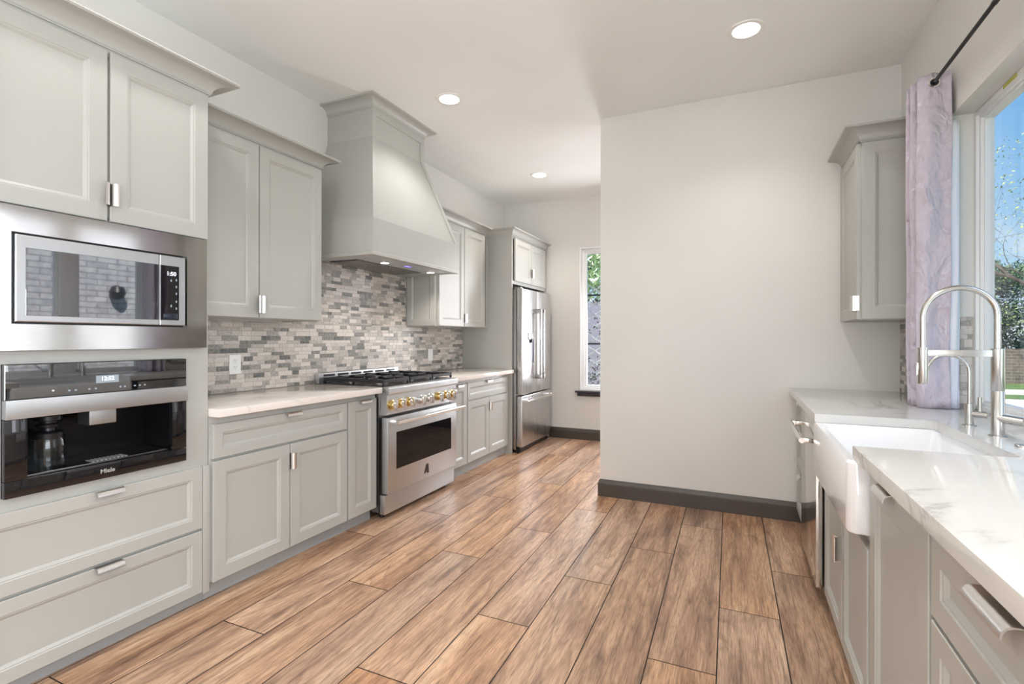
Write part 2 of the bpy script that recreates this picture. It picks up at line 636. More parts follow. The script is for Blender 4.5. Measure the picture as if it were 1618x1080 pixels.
def panel_front(parent, fc, a0, a1, b0, b1, name='door', stile=0.064, t=0.02, mat='cab', label=None):
    g = G().loops(fc, a0, a1, b0, b1, [(0, -t), (0, -0.002), (0.002, 0), (stile - 0.003, 0), (stile, -0.003), (stile + 0.004, -0.0035),
                                       (stile + 0.014, -0.0105), (stile + 0.016, -0.0105)])
    o = g.build(name, mat, parent, 20)
    if label: o['label'] = label
    return o


PULL = [(-0.014, -0.0012), (0.002, -0.0012), (0.012, -0.0010), (0.020, 0.0020), (0.0255, 0.0090), (0.0270, 0.0190), (0.0245, 0.0192),
        (0.0228, 0.0105), (0.0185, 0.0046), (0.0115, 0.0016), (0.002, 0.0006), (-0.014, 0.0004)]


def pull(parent, fc, where, edge, c, ln=0.1):
    """bent edge pull: where = top / lo (edge at low a) / hi (edge at high a); c = centre along the edge"""
    g = G()
    if where == 'top':
        mp = lambda d, t, s: fc(s, edge - t, d)
    elif where == 'lo':
        mp = lambda d, t, s: fc(edge + t, s, d)
    else:
        mp = lambda d, t, s: fc(edge - t, s, d)
    g.prism(mp, PULL, c - ln / 2, c + ln / 2)
    return g.build('handle', 'pull', parent, 40)


def crown_prof(z0, z1, p):
    h = z1 - z0
    pts = [(-0.012, z0), (0.004, z0), (0.004, z0 + h * 0.08), (0.009, z0 + h * 0.10), (0.009, z0 + h * 0.18), (0.012, z0 + h * 0.20)]
    for i in range(0, 9):
        a = i / 8 * PI / 2
        pts.append((0.012 + (p - 0.018) * (1 - math.cos(a)), z0 + h * 0.20 + h * 0.64 * math.sin(a)))
    pts += [(p - 0.003, z0 + h * 0.84), (p - 0.003, z0 + h * 0.90), (p, z0 + h * 0.92), (p, z1), (-0.012, z1)]
    return pts


# ------------------------------------------------------------------ room shell
# floor: wood look planks, laid about one degree off the room axis
SK = -0.018
g = G()
bm = g.bm
uvl = bm.loops.layers.uv.new('UVMap')
rl = bm.faces.layers.float_vector.new('rnd_tmp')
PW, PL = 0.2513, 1.548
for j in range(-9, 13):
    xb1 = 0.174 - PW * j
    xb0 = xb1 - PW
    jy = 2.53 - 0.516 * (j) + (0.0 if j < 99 else 0)
    k0 = int((YB - jy) / PL) - 1
    for k in range(k0, k0 + 9):
        y0, y1 = jy + k * PL, jy + (k + 1) * PL
        y0, y1 = max(y0, YB), min(y1, YF)
        if y1 - y0 < 0.01: continue
        rv = Vector((random.random(), random.random(), random.random()))
        gp = 0.0024
        q = []
        for (xx, yy) in ((xb0 + gp, y0 + gp), (xb1 - gp, y0 + gp), (xb1 - gp, y1 - gp), (xb0 + gp, y1 - gp)):
            q.append((min(max(xx + SK * (yy - 1.9), XL), XH), yy, 0.0))
        if q[1][0] - q[0][0] < 0.003: continue
        f = g.face(q)
        if f is None: continue
        f[rl] = rv
        for lp, (uu, vv) in zip(f.loops, ((0, y0), (PW, y0), (PW, y1), (0, y1))):
            lp[uvl].uv = (uu, vv)
        # bevelled rims down to the joint
me_rnd = [tuple(f[rl]) for f in bm.faces]
floor = g.build('floor', 'floor', None, 0)
floor['kind'] = 'structure'
att = floor.data.attributes.new('rnd', 'FLOAT_VECTOR', 'FACE')
for i, v in enumerate(me_rnd):
    att.data[i].vector = v
struct(G().box(XL, XH, YB, YF, -0.06, -0.0025), 'floor_grout', 'grout')
struct(G().box(XL - 0.15, XH + 0.15, YB - 0.15, YF + 0.2, CEIL, CEIL + 0.15), 'ceiling', 'ceiling')
struct(G().box(XL - 0.15, XL, YB - 0.15, YF + 0.2, -0.06, CEIL), 'wall_left', 'wall')
struct(G().box(XL, XH + 0.15, YB - 0.15, YB, -0.06, CEIL), 'wall_back', 'wall')
struct(G().box(XP, XH - 0.001, YP, YP + 0.13, 0, CEIL, 0.004), 'wall_partition', 'wall')
struct(G().box(XH, XH + 0.15, YP, YF + 0.2, -0.06, CEIL), 'wall_hall_end', 'wall')
# far wall round its narrow window
FW0, FW1, FZ0, FZ1 = -1.815, -1.02, 0.605, 2.372
g = G()
g.box(XL, FW0, YF, YF + 0.16, -0.06, CEIL)
g.box(FW1, XH, YF, YF + 0.16, -0.06, CEIL)
g.box(FW0, FW1, YF, YF + 0.16, -0.06, FZ0)
g.box(FW0, FW1, YF, YF + 0.16, FZ1, CEIL)
struct(g, 'wall_far', 'wall')
# right wall round its windows
WZ0, WZ1 = 0.914, 2.338
WY0, WY1 = 1.72, 3.123
WX = XR + 0.16
V0, V1 = -1.68, 0.38  # opening of the added window
g = G()
g.box(XR, WX, WY1, YP, -0.06, CEIL)
g.box(XR, WX, V1, WY0, -0.06, CEIL)
g.box(XR, WX, YB, V0, -0.06, CEIL)
for a, b in ((WY0, WY1), (V0, V1)):
    g.box(XR, WX, a, b, WZ1, CEIL)
    g.box(XR, WX, a, b, -0.06, WZ0 - 0.04)
struct(g, 'wall_right', 'wall')

BB = [(0, 0), (0.016, 0), (0.016, 0.098), (0.0125, 0.102), (0.0125, 0.108), (0.010, 0.112), (0.010, 0.120), (0.005, 0.128), (0.003, 0.1327), (0, 0.1327)]
struct(G().sweep([(XP + 0.002, YP + 0.13), (XP + 0.002, YP), (0.40, YP)], BB, -1), 'baseboard_partition', 'base')
struct(G().sweep([(-2.22, YF), (XH - 0.001, YF)], BB, -1), 'baseboard_far', 'base')


# ------------------------------------------------------------------ mosaic splashback
TILE_COLS = [(lin(214, 206, 199), 26), (lin(202, 194, 187), 20), (lin(188, 181, 174), 16), (lin(174, 169, 163), 13), (lin(156, 153, 148), 11),
             (lin(136, 134, 130), 11), (lin(114, 114, 112), 6)]
TW = [c for c, w in TILE_COLS for _ in range(w)]


def mosaic(name, fc, rects, label, seed, parent=None, th=0.006, wmin=0.045, wmax=0.125, hs=(0.0235, 0.031)):
    """tiles of mixed length in rows over several rectangles (a0,a1,b0,b1), over a grout bed"""
    rnd = random.Random(seed)
    b_lo = min(r[2] for r in rects); b_hi = max(r[3] for r in rects)
    a_lo = min(r[0] for r in rects); a_hi = max(r[1] for r in rects)
    g = G()
    cols = []
    z = b_lo
    i = 0
    while z < b_hi - 0.004:
        h = hs[i % 2] if rnd.random() < 0.85 else hs[(i + 1) % 2]
        z1 = min(z + h, b_hi)
        a = a_lo - rnd.random() * 0.08
        while a < a_hi:
            w = rnd.uniform(wmin, wmax)
            for (r0, r1, q0, q1) in rects:
                u0, u1, v0, v1 = max(a, r0), min(a + w, r1), max(z, q0), min(z1, q1)
                if u1 - u0 < 0.006 or v1 - v0 < 0.006: continue
                k = 0.0009
                c = rnd.choice(TW)
                n0 = len(g.bm.faces)
                g.loops(fc, u0 + k, u1 - k, v0 + k, v1 - k, [(0, 0), (0, th - 0.001), (0.001, th)], back=False)
                cols += [c] * (len(g.bm.faces) - n0)
            a += w
        z = z1
        i += 1
    o = g.build(name, 'tile', parent, 0)
    at = o.data.attributes.new('tint', 'FLOAT_COLOR', 'FACE')
    for i, c in enumerate(cols):
        at.data[i].color = c
    gg = G()
    for (r0, r1, q0, q1) in rects:
        gg.loops(fc, r0, r1, q0, q1, [(0, 0.001), (0, th - 0.0014)])
    gr = gg.build('grout', 'tile_grout', o, 0)
    if parent is None:
        tag(o, label, 'splashback')
    return o


mosaic('tile_splashback', FL(XL + 0.001), [(1.577, 4.958, 0.915, 1.3595), (2.522, 3.8985, 1.3595, 1.826)],
       'grey and taupe mosaic tile splashback behind the gas range', 3)
mosaic('tile_splashback', FR(XR - 0.001), [(3.13, YP - 0.002, 0.915, 1.362)],
       'small mosaic tile splashback under the right wall cabinet, behind the lavender curtain', 5)
mosaic('tile_splashback', FS(WY1 - 0.0005), [(XR + 0.004, 1.018, 0.915, 1.358)],
       'narrow strip of mosaic tile on the window reveal beside the curtain', 9, hs=(0.024, 0.040), wmin=0.03, wmax=0.09)

# ------------------------------------------------------------------ tall oven cabinet
TY0, TY1 = 0.735, 1.575
XT = -2.285
tall = thing('oven_cabinet', 'tall grey cabinet housing the microwave and the built-in coffee machine', 'cabinet', (-2.58, 1.155, 0))
g = G()
xf = XT - 0.02
g.box(XL + 0.001, xf, TY0, TY0 + 0.02, 0.056, 2.40)
g.box(XL + 0.001, xf, TY1 - 0.02, TY1, 0.056, 2.40)
for z0, z1 in ((0.056, 0.076), (0.66, 0.695), (1.165, 1.20), (1.705, 1.725), (2.38, 2.40)):
    g.box(XL + 0.001, xf, TY0 + 0.02, TY1 - 0.02, z0, z1)
# face frame
for a0, a1, b0, b1 in ((TY0, 0.770, 0.056, 2.40), (1.540, TY1, 0.056, 2.40), (0.77, 1.54, 0.056, 0.075), (0.77, 1.54, 0.345, 0.37), (0.77, 1.54, 0.64, 0.697),
                       (0.77, 1.54, 1.158, 1.215), (0.77, 1.54, 1.70, 1.73), (0.77, 1.54, 2.36, 2.40), (0.77, 0.841, 0.697, 1.158), (1.46, 1.54, 0.697, 1.158),
                       (1.145, 1.165, 1.72, 2.37)):
    g.box(xf - 0.018, xf + 0.0025, a0, a1, b0, b1)
g.box(xf, XT, 1.541, 1.572, 0.056, 0.652, 0.001)
g.build('carcass', 'cab', tall)
G().box(-2.356, -2.3376, TY0, TY1, 0.0, 0.056).build('toe_kick', 'toe', tall)
fc = FL(XT)
for a0, a1, s in ((0.752, 1.150, 'hi'), (1.160, 1.563, 'lo')):
    d = panel_front(tall, fc, a0, a1, 1.713, 2.388)
    pull(d, fc, s, a1 if s == 'hi' else a0, 1.818, 0.088)
for b0, b1 in ((0.364, 0.650), (0.064, 0.352)):
    d = panel_front(tall, fc, 0.765, 1.539, b0, b1, 'drawer', 0.052)
    pull(d, fc, 'top', b1, 1.155, 0.095)
G().sweep([(-2.44, TY1), (xf, TY1), (xf, TY0), (XL + 0.002, TY0)], crown_prof(2.395, 2.473, 0.10), 1).build('crown_moulding', 'cab', tall, 25)

# ------------------------------------------------------------------ microwave
mw = thing('microwave', 'built-in stainless microwave with wide trim frame above the coffee machine', 'microwave', (-2.5, 1.155, 1.205))
G().box(-2.75, xf - 0.025, 0.80, 1.50, 1.23, 1.68).build('body', 'black', mw)
FX = XT + 0.012
# trim frame as a ring
g = G()
fo = (0.757, 1.549, 1.206, 1.706); fi = (0.857, 1.457, 1.298, 1.616)
for a0, a1, b0, b1 in ((fo[0], fo[1], fi[3], fo[3]), (fo[0], fo[1], fo[2], fi[2]), (fo[0], fi[0], fi[2], fi[3]), (fi[1], fo[1], fi[2], fi[3])):
    g.box(xf + 0.003, FX, a0, a1, b0, b1)
bmesh.ops.remove_doubles(g.bm, verts=g.bm.verts[:], dist=1e-5)
g.build('trim_frame', 'mirror_steel', mw)
G().loops(FL(XT - 0.002), fi[0], fi[1], fi[2], fi[3], [(0, -0.03), (0, 0)]).build('recess', 'black', mw)
d = G().loops(FL(XT + 0.016), 0.866, 1.336, 1.306, 1.608, [(0, -0.016), (0, -0.003), (0.003, 0)]).build('door', 'steel', mw)
G().loops(FL(XT + 0.0175), 0.893, 1.334, 1.328, 1.565, [(0, -0.003), (0, -0.001), (0.001, 0)]).build('window', 'mw_glass', d)
c = G().loops(FL(XT + 0.016), 1.339, 1.447, 1.306, 1.608, [(0, -0.016), (0, -0.003), (0.003, 0)]).build('control_panel', 'steel', mw)
G().loops(FL(XT + 0.0175), 1.341, 1.419, 1.328, 1.565, [(0, -0.003), (0, -0.001), (0.001, 0)]).build('key_pad', 'black_glass', c)
text('clock_display', '1:50', 0.024, 'white_led', c, (XT + 0.0183, 1.385, 1.530), ROT_L, 0.0002, weight=0.0004)
for y, zs in ((1.404, (1.500, 1.470, 1.440, 1.405, 1.375)), (1.382, (1.496, 1.385))):
    for z in zs:
        G().loops(FL(XT + 0.0179), y, y + 0.005, z, z + 0.010, [(0, -0.0003), (0, 0)]).build('touch_key', 'lcd', c, 0)
G().loops(FL(XT + 0.0185), 1.352, 1.411, 1.334, 1.356, [(0, -0.001), (0.002, 0)]).build('open_button', simple('dark_blue_button', (0.02, 0.028, 0.045, 1), 0.2), c)

# ------------------------------------------------------------------ coffee machine
cm = thing('coffee_machine', 'built-in black coffee machine with open dispensing niche and clock below the microwave', 'coffee machine', (-2.5, 1.15, 0.698))
XC = XT + 0.006
NB = -2.49          # back of the niche
g = G()
g.box(-2.72, NB, 0.85, 1.45, 0.71, 1.15)
g.box(NB, xf + 0.003, 0.85, 0.902, 0.757, 1.035)
g.box(NB, xf + 0.003, 1.399, 1.45, 0.757, 1.035)
g.box(NB, xf + 0.003, 0.85, 1.45, 1.035, 1.15)
g.box(NB, xf + 0.003, 0.85, 1.45, 0.71, 0.757)
g.build('housing', 'cavity', cm)
top = G().loops(FL(XC), 0.842, 1.459, 1.036, 1.157, [(0, -0.02), (0, -0.002), (0.002, 0)]).build('display_panel', 'panel_glass', cm)
G().loops(FL(XC + 0.0006), 1.109, 1.187, 1.074, 1.103, [(0, -0.002), (0, 0)]).build('screen', 'lcd', top)
text('clock_digits', '12:52', 0.021, 'white_led', top, (XC + 0.0012, 1.148, 1.090), ROT_L, 0.0002, weight=0.0004)
for y in (1.020, 1.040, 1.083, 1.105, 1.190, 1.206, 1.243, 1.262, 1.281):
    G().loops(FL(XC + 0.0006), y, y + 0.007, 1.051, 1.0565, [(0, -0.002), (0, 0)]).build('touch_key', 'lcd', top, 0)
G().lathe((XC + 0.0003, 0.975, 1.058), [(0.0001, 0.0006), (0.004, 0.0006), (0.004, 0)], (1, 0, 0), 20).build('power_button', 'silver', top)
G().box(xf + 0.003, XC + 0.012, 0.842, 1.459, 0.969, 1.035, 0.002).build('handle_band', 'steel', cm)
for a0, a1 in ((0.842, 0.903), (1.398, 1.459)):
    G().box(xf + 0.003, XC, a0, a1, 0.757, 0.967, 0.001).build('side_panel', 'black_glass', cm)
b = G().box(xf + 0.003, XC, 0.842, 1.459, 0.698, 0.755, 0.001).build('front_rail', 'black_glass', cm)
text('lettering', 'Miele', 0.0235, 'silver', b, (XC + 0.0004, 1.149, 0.726), ROT_L, 0.0004, weight=0.0003)
tr = G().box(NB + 0.002, xf + 0.004, 0.906, 1.394, 0.757, 0.7635, 0.001).build('drip_tray', 'drip', cm)
g = G()
for i in range(9):
    g.box(-2.36, -2.31, 1.112 + i * 0.0145, 1.112 + i * 0.0145 + 0.008, 0.7638, 0.766)
g.build('grate', 'silver', tr)
G().box(-2.40, -2.315, 1.104, 1.198, 0.908, 0.972, 0.004).build('spout', 'steel', cm)
# thermos style jar standing in the niche
jar = thing('glass_jar', 'clear glass coffee jar with black lid standing in the coffee machine niche', 'jar', (-2.385, 1.005, 0.764))
G().lathe((-2.385, 1.005, 0.7645), [(0.0, 0.004), (0.050, 0.004), (0.0545, 0.010), (0.0555, 0.05), (0.0545, 0.095), (0.050, 0.108), (0.0465, 0.108), (0.050, 0.095), (0.0525, 0.05), (0.051, 0.011), (0.0, 0.008)]).build('body', 'jar', jar)
G().lathe((-2.385, 1.005, 0.7645), [(0.0, 0.1085), (0.046, 0.1085), (0.047, 0.128), (0.042, 0.132), (0.024, 0.136), (0.022, 0.146), (0.034, 0.150), (0.036, 0.160), (0.026, 0.165), (0.026, 0.172), (0.0415, 0.176), (0.0415, 0.192), (0.0, 0.194)]).build('lid', 'black', jar)

# ------------------------------------------------------------------ left base cabinets
XD = -2.275
XFr = XD - 0.02


def base_carcass(t, y0, y1, zb, zt=0.876, toe=True):
    g = G()
    g.box(XL + 0.001, XFr, y0, y0 + 0.018, zb, zt)
    g.box(XL + 0.001, XFr, y1 - 0.018, y1, zb, zt)
    g.box(XL + 0.001, XFr, y0 + 0.018, y1 - 0.018, zb, zb + 0.018)
    g.box(XL + 0.001, XL + 0.019, y0 + 0.018, y1 - 0.018, zb + 0.018, zt)
    g.box(XFr - 0.02, XFr, y0 + 0.018, y1 - 0.018, zt - 0.045, zt)
    g.box(XFr - 0.02, XFr, y0 + 0.018, y1 - 0.018, 0.655, 0.685)
    g.build('carcass', 'cab', t)
    G().box(-2.356, -2.3376, y0, y1, 0.0, zb - 0.001).build('toe_kick', 'toe', t)


fc = FL(XD)
t = thing('base_cabinet', 'grey base cabinet with one wide drawer over two doors, next to the oven cabinet', 'cabinet', (-2.58, 2.03, 0))
base_carcass(t, 1.577, 2.482, 0.089)
d = panel_front(t, fc, 1.586, 2.476, 0.675, 0.839, 'drawer', 0.046); pull(d, fc, 'top', 0.839, 2.047, 0.1)
d = panel_front(t, fc, 1.586, 2.029, 0.089, 0.663)
d = panel_front(t, fc, 2.034, 2.477, 0.089, 0.663); pull(d, fc, 'lo', 2.034, 0.569, 0.09)
t = thing('base_cabinet', 'narrow grey pull-out base cabinet against the left side of the range', 'cabinet', (-2.58, 2.62, 0))
base_carcass(t, 2.483, 2.766, 0.089)
d = panel_front(t, fc, 2.488, 2.759, 0.089, 0.841); pull(d, fc, 'top', 0.841, 2.635, 0.1)
t = thing('base_cabinet', 'narrow grey pull-out base cabinet against the fridge side of the range', 'cabinet', (-2.58, 3.86, 0))
base_carcass(t, 3.712, 4.022, 0.107)
d = panel_front(t, fc, 3.727, 4.015, 0.107, 0.839); pull(d, fc, 'top', 0.839, 3.87, 0.1)
t = thing('base_cabinet', 'grey base cabinet with one drawer over two doors, next to the refrigerator panel', 'cabinet', (-2.58, 4.49, 0))
base_carcass(t, 4.023, 4.957, 0.107)
d = panel_front(t, fc, 4.031, 4.893, 0.682, 0.842, 'drawer', 0.046); pull(d, fc, 'top', 0.842, 4.437, 0.1)
d = panel_front(t, fc, 4.031, 4.460, 0.107, 0.669)
d = panel_front(t, fc, 4.466, 4.893, 0.107, 0.669); pull(d, fc, 'lo', 4.466, 0.58, 0.09)

tag(G().prism(FU, [(XL + 0.002, 1.5775), (-2.2245, 1.5775), (-2.2245, 2.757), (XL + 0.002, 2.757)], 0.8765, 0.9145, 0.003).build('countertop', 'quartz_l'),
    'polished white quartz countertop between the oven cabinet and the range', 'countertop')
tag(G().box(XL + 0.002, -2.2245, 3.709, 4.956, 0.8765, 0.9145, 0.003).build('countertop', 'quartz_l'),
    'short polished white quartz countertop between the range and the refrigerator', 'countertop')


# ------------------------------------------------------------------ left wall cabinets
XW = -2.53
XWf = XW - 0.02


def wall_carcass(t, y0, y1, zb, zt, xb=XL + 0.001):
    g = G()
    g.box(xb, XWf, y0, y0 + 0.018, zb, zt)
    g.box(xb, XWf, y1 - 0.018, y1, zb, zt)
    g.box(xb, XWf, y0 + 0.018, y1 - 0.018, zb + 0.006, zb + 0.024)
    g.box(xb, XWf, y0 + 0.018, y1 - 0.018, zt - 0.018, zt)
    g.box(XWf - 0.018, XWf, y0 + 0.018, y0 + 0.04, zb + 0.024, zt - 0.018)
    g.box(XWf - 0.018, XWf, y1 - 0.04, y1 - 0.018, zb + 0.024, zt - 0.018)
    return g.build('carcass', 'cab', t)


fc = FL(XW)
t = thing('wall_cabinet', 'grey two-door wall cabinet between the oven cabinet and the range hood', 'cabinet', (-2.7, 2.05, 1.362))
wall_carcass(t, 1.577, 2.519, 1.362, 2.40)
d = panel_front(t, fc, 1.590, 2.036, 1.368, 2.362); pull(d, fc, 'hi', 2.036, 1.445, 0.1)
d = panel_front(t, fc, 2.043, 2.513, 1.368, 2.362); pull(d, fc, 'lo', 2.043, 1.445, 0.1)
G().sweep([(XL + 0.001, 2.519), (XWf, 2.519), (XWf, 1.578)], crown_prof(2.368, 2.444, 0.094), 1).build('crown_moulding', 'cab', t, 25)

t = thing('wall_cabinet', 'grey two-door wall cabinet between the range hood and the refrigerator cabinet', 'cabinet', (-2.7, 4.44, 1.362))
wall_carcass(t, 3.915, 4.958, 1.362, 2.40)
d = panel_front(t, fc, 3.945, 4.405, 1.370, 2.362)
d = panel_front(t, fc, 4.414, 4.858, 1.370, 2.362); pull(d, fc, 'lo', 4.414, 1.455, 0.09)
panel_front(t, FS(3.902), -2.866, -2.552, 1.368, 2.362, 'end_panel', 0.055, 0.0125)
G().sweep([(XWf, 4.958), (XWf, 3.915), (XL + 0.001, 3.915)], crown_prof(2.368, 2.446, 0.094), 1).build('crown_moulding', 'cab', t, 25)

# ------------------------------------------------------------------ range hood
HC = 3.242
hood = thing('range_hood', 'tall flared grey wooden range hood above the gas range', 'range hood', (-2.6, HC, 1.815))
NX, NW = -2.452, 0.328
BX, BW = -2.252, 0.557
lv = [(CEIL - 0.001, NX, NW), (2.73, NX, NW), (2.062, BX, BW), (1.828, BX, BW)]
g = G()
R = [[g.bm.verts.new(p) for p in ((XL + 0.001, HC - w, z), (x, HC - w, z), (x, HC + w, z), (XL + 0.001, HC + w, z))] for z, x, w in lv]
for A, B in zip(R, R[1:]):
    for i in range(4):
        j = (i + 1) % 4
        g.bm.faces.new((A[i], A[j], B[j], B[i]))
g.bm.faces.new(R[0]); g.bm.faces.new(R[-1][::-1])
g.build('body', 'cab', hood, 15)
# raised frame round the sloping front
g = G()
slx = (BX - NX) / (2.062 - 2.73)
ly = (BW - NW) / (2.062 - 2.73)
xat = lambda z: NX if z >= 2.73 else NX + (z - 2.73) * slx
wat = lambda z: NW if z >= 2.73 else NW + (z - 2.73) * ly
T_ = 0.007
for s in (-1, 1):
    for za, zb in ((2.945, 2.73), (2.73, 2.064)):
        pts = []
        for z in (za, zb):
            w = wat(z)
            pts.append([(xat(z), HC + s * w, z), (xat(z) + T_, HC + s * w, z), (xat(z) + T_, HC + s * (w - 0.046), z), (xat(z), HC + s * (w - 0.046), z)])
        V = [[g.bm.verts.new(p) for p in r] for r in pts]
        for i in range(4):
            j = (i + 1) % 4
            g.bm.faces.new((V[0][i], V[0][j], V[1][j], V[1][i]))
        g.bm.faces.new(V[0]); g.bm.faces.new(V[1][::-1])
g.box(NX, NX + T_, HC - NW + 0.046, HC + NW - 0.046, 2.888, 2.945)
g.build('front_frame', 'cab', hood, 15)
G().box(BX, BX + T_, HC - BW, HC + BW, 1.828, 2.064).build('front_apron', 'cab', hood, 15)
g = G()
g.sweep([(XL + 0.001, HC - BW), (BX, HC - BW), (BX, HC + BW), (XL + 0.001, HC + BW)], [(-0.04, 1.815), (0.010, 1.815), (0.010, 1.836), (0.006, 1.842), (-0.002, 1.842), (-0.002, 1.829), (-0.04, 1.829)], -1)
g.build('bottom_rail', 'cab', hood, 25)
G().sweep([(XL + 0.001, HC - NW), (NX, HC - NW), (NX, HC + NW), (XL + 0.001, HC + NW)], crown_prof(2.932, CEIL - 0.0005, 0.082), -1).build('crown_moulding', 'cab', hood, 25)
ins = G().box(-2.83, -2.295, HC - 0.515, HC + 0.515, 1.8205, 1.8275, 0.001).build('liner', 'steel', hood)
f_ = G().box(-2.79, -2.52, HC - 0.40, HC + 0.40, 1.8185, 1.8204).build('baffle_filter', 'iron', hood)
g = G()
for i in range(26):
    y = HC - 0.39 + i * 0.0305
    g.box(-2.785, -2.525, y, y + 0.016, 1.813, 1.8185, 0.002, 1)
g.build('baffle', 'steel_dark', f_)
for y in (3.055, 3.668):
    G().lathe((-2.445, y, 1.8155), [(0.040, 0.0055), (0.040, 0.001), (0.034, 0.0), (0.030, 0.002), (0.030, 0.0055)], (0, 0, 1), 28).build('lamp_ring', 'chrome', hood)
    G().lathe((-2.445, y, 1.8165), [(0.0, 0.0), (0.0295, 0.0), (0.0295, 0.003)], (0, 0, 1), 24).build('lamp', 'hood_lens', hood)
    light('hood_lamp', 'SPOT', (-2.445, y, 1.812), 7, (1.0, 0.90, 0.78), spot_size=math.radians(130), spot_blend=0.7, shadow_soft_size=0.03)
text('blue_display', '3 88', 0.04, 'blue_led', hood, (-2.41, 3.30, 1.8198), (PI, 0, -PI / 2), 0.0003, weight=0.0012)
G().lathe((-2.41, 3.42, 1.818), [(0.0, 0.0), (0.006, 0.0), (0.006, 0.003)], (0, 0, 1), 16).build('button', 'chrome', hood)
G().lathe((-2.41, 3.45, 1.818), [(0.0, 0.0), (0.006, 0.0), (0.006, 0.003)], (0, 0, 1), 16).build('button', 'chrome', hood)

# ------------------------------------------------------------------ gas range
rg = thing('range', 'stainless six-burner gas range with brass trimmed knobs under the hood', 'range', (-2.5, 3.243, 0))
RY0, RY1 = 2.7755, 3.702
RX = -2.20
G().box(-2.845, -2.27, RY0, RY1, 0.045, 0.905).build('body', 'steel_dark', rg)
g = G()
# control panel with rounded nose above
mp = lambda x, z, y: (x, y, z)
g.prism(mp, [(-2.845, 0.905), (-2.845, 0.9145), (-2.205, 0.9145), (-2.192, 0.911), (-2.186, 0.902), (-2.186, 0.872), (-2.192, 0.862), (-2.205, 0.857), (-2.205, 0.735), (-2.212, 0.722), (-2.27, 0.722), (-2.27, 0.905)], RY0 + 0.004, RY1 - 0.002)
cp = g.build('control_panel', 'steel', rg, 30)
d = G().box(-2.255, RX, RY0 + 0.012, RY1 - 0.006, 0.176, 0.702, 0.004).build('oven_door', 'steel', rg)
G().loops(FL(RX + 0.0015), 2.880, 3.613, 0.333, 0.592, [(0, -0.004), (0, -0.001), (0.001, 0)]).build('window', 'oven_glass', d)
g = G()
g.tube([(-2.135, 2.805, 0.672), (-2.135, 3.72, 0.672)], 0.0145, 20)
for y in (2.845, 3.655):
    g.box(-2.202, -2.135, y - 0.012, y + 0.03, 0.660, 0.684, 0.004)
g.build('door_handle', 'chrome', d)
# badge: a split triangle
g = G()
g.prism(FL(RX + 0.001), [(3.222, 0.216), (3.236, 0.218), (3.252, 0.245), (3.258, 0.214), (3.282, 0.214), (3.276, 0.285), (3.250, 0.285)], -0.001, 0.0015)
g.build('badge', 'logo', d, 0)
G().box(-2.265, -2.222, RY0 + 0.004, RY1 - 0.004, 0.035, 0.168, 0.004).build('kick_panel', 'steel', rg)
for y in (RY0 + 0.06, RY1 - 0.06):
    G().cyl((-2.29, y, 0.0), (-2.29, y, 0.05), 0.02).build('foot', 'black', rg)
    G().cyl((-2.78, y, 0.0), (-2.78, y, 0.05), 0.02).build('foot', 'black', rg)
# knobs
for i, y in enumerate((2.829, 2.925, 3.024, 3.172, 3.276, 3.417, 3.519, 3.616)):
    z = 0.788
    kb = G().lathe((-2.205, y, z), [(0.030, 0.0), (0.034, 0.002), (0.034, 0.006), (0.029, 0.008), (0.027, 0.022), (0.029, 0.024), (0.029, 0.028), (0.0, 0.028)], (1, 0, 0), 32).build('knob', 'chrome' if i in (3, 4) else 'brass', rg)
    G().lathe((-2.205, y, z), [(0.025, 0.0282), (0.025, 0.032), (0.022, 0.034), (0.017, 0.034), (0.016, 0.031), (0.0, 0.031)], (1, 0, 0), 28).build('face_ring', 'chrome', kb)
    G().prism(FL(-2.172), [(y - 0.006, z - 0.037), (y + 0.006, z - 0.037), (y + 0.009, z + 0.036), (y - 0.009, z + 0.036)], -0.002, 0.020, 0.002).build('grip', 'chrome', kb)
# cooktop
G().box(-2.80, -2.235, RY0 + 0.02, RY1 - 0.02, 0.9148, 0.920, 0.002).build('cooktop', 'black', rg)
g = G()
g.box(-2.853, -2.815, RY0 - 0.008, RY1 + 0.008, 0.9155, 0.992, 0.003)
bg = g.build('back_guard', 'steel', rg)
g = G()
for i in range(6):
    y = 2.815 + i * 0.145
    g.box(-2.8155, -2.8135, y, y + 0.115, 0.966, 0.981)
    g.box(-2.848, -2.82, y, y + 0.115, 0.9915, 0.9930)
g.build('vent_slots', 'black', bg)
for cx in (-2.66, -2.39):
    for cy in (2.935, 3.243, 3.55):
        bn = G().lathe((cx, cy, 0.9200), [(0.060, 0.0), (0.058, 0.008), (0.045, 0.012), (0.040, 0.020), (0.0, 0.020)], (0, 0, 1), 28).build('burner', 'steel_dark', rg)
        G().lathe((cx, cy, 0.9402), [(0.034, 0.0), (0.036, 0.003), (0.032, 0.010), (0.0, 0.011)], (0, 0, 1), 24).build('burner_cap', 'iron', bn)
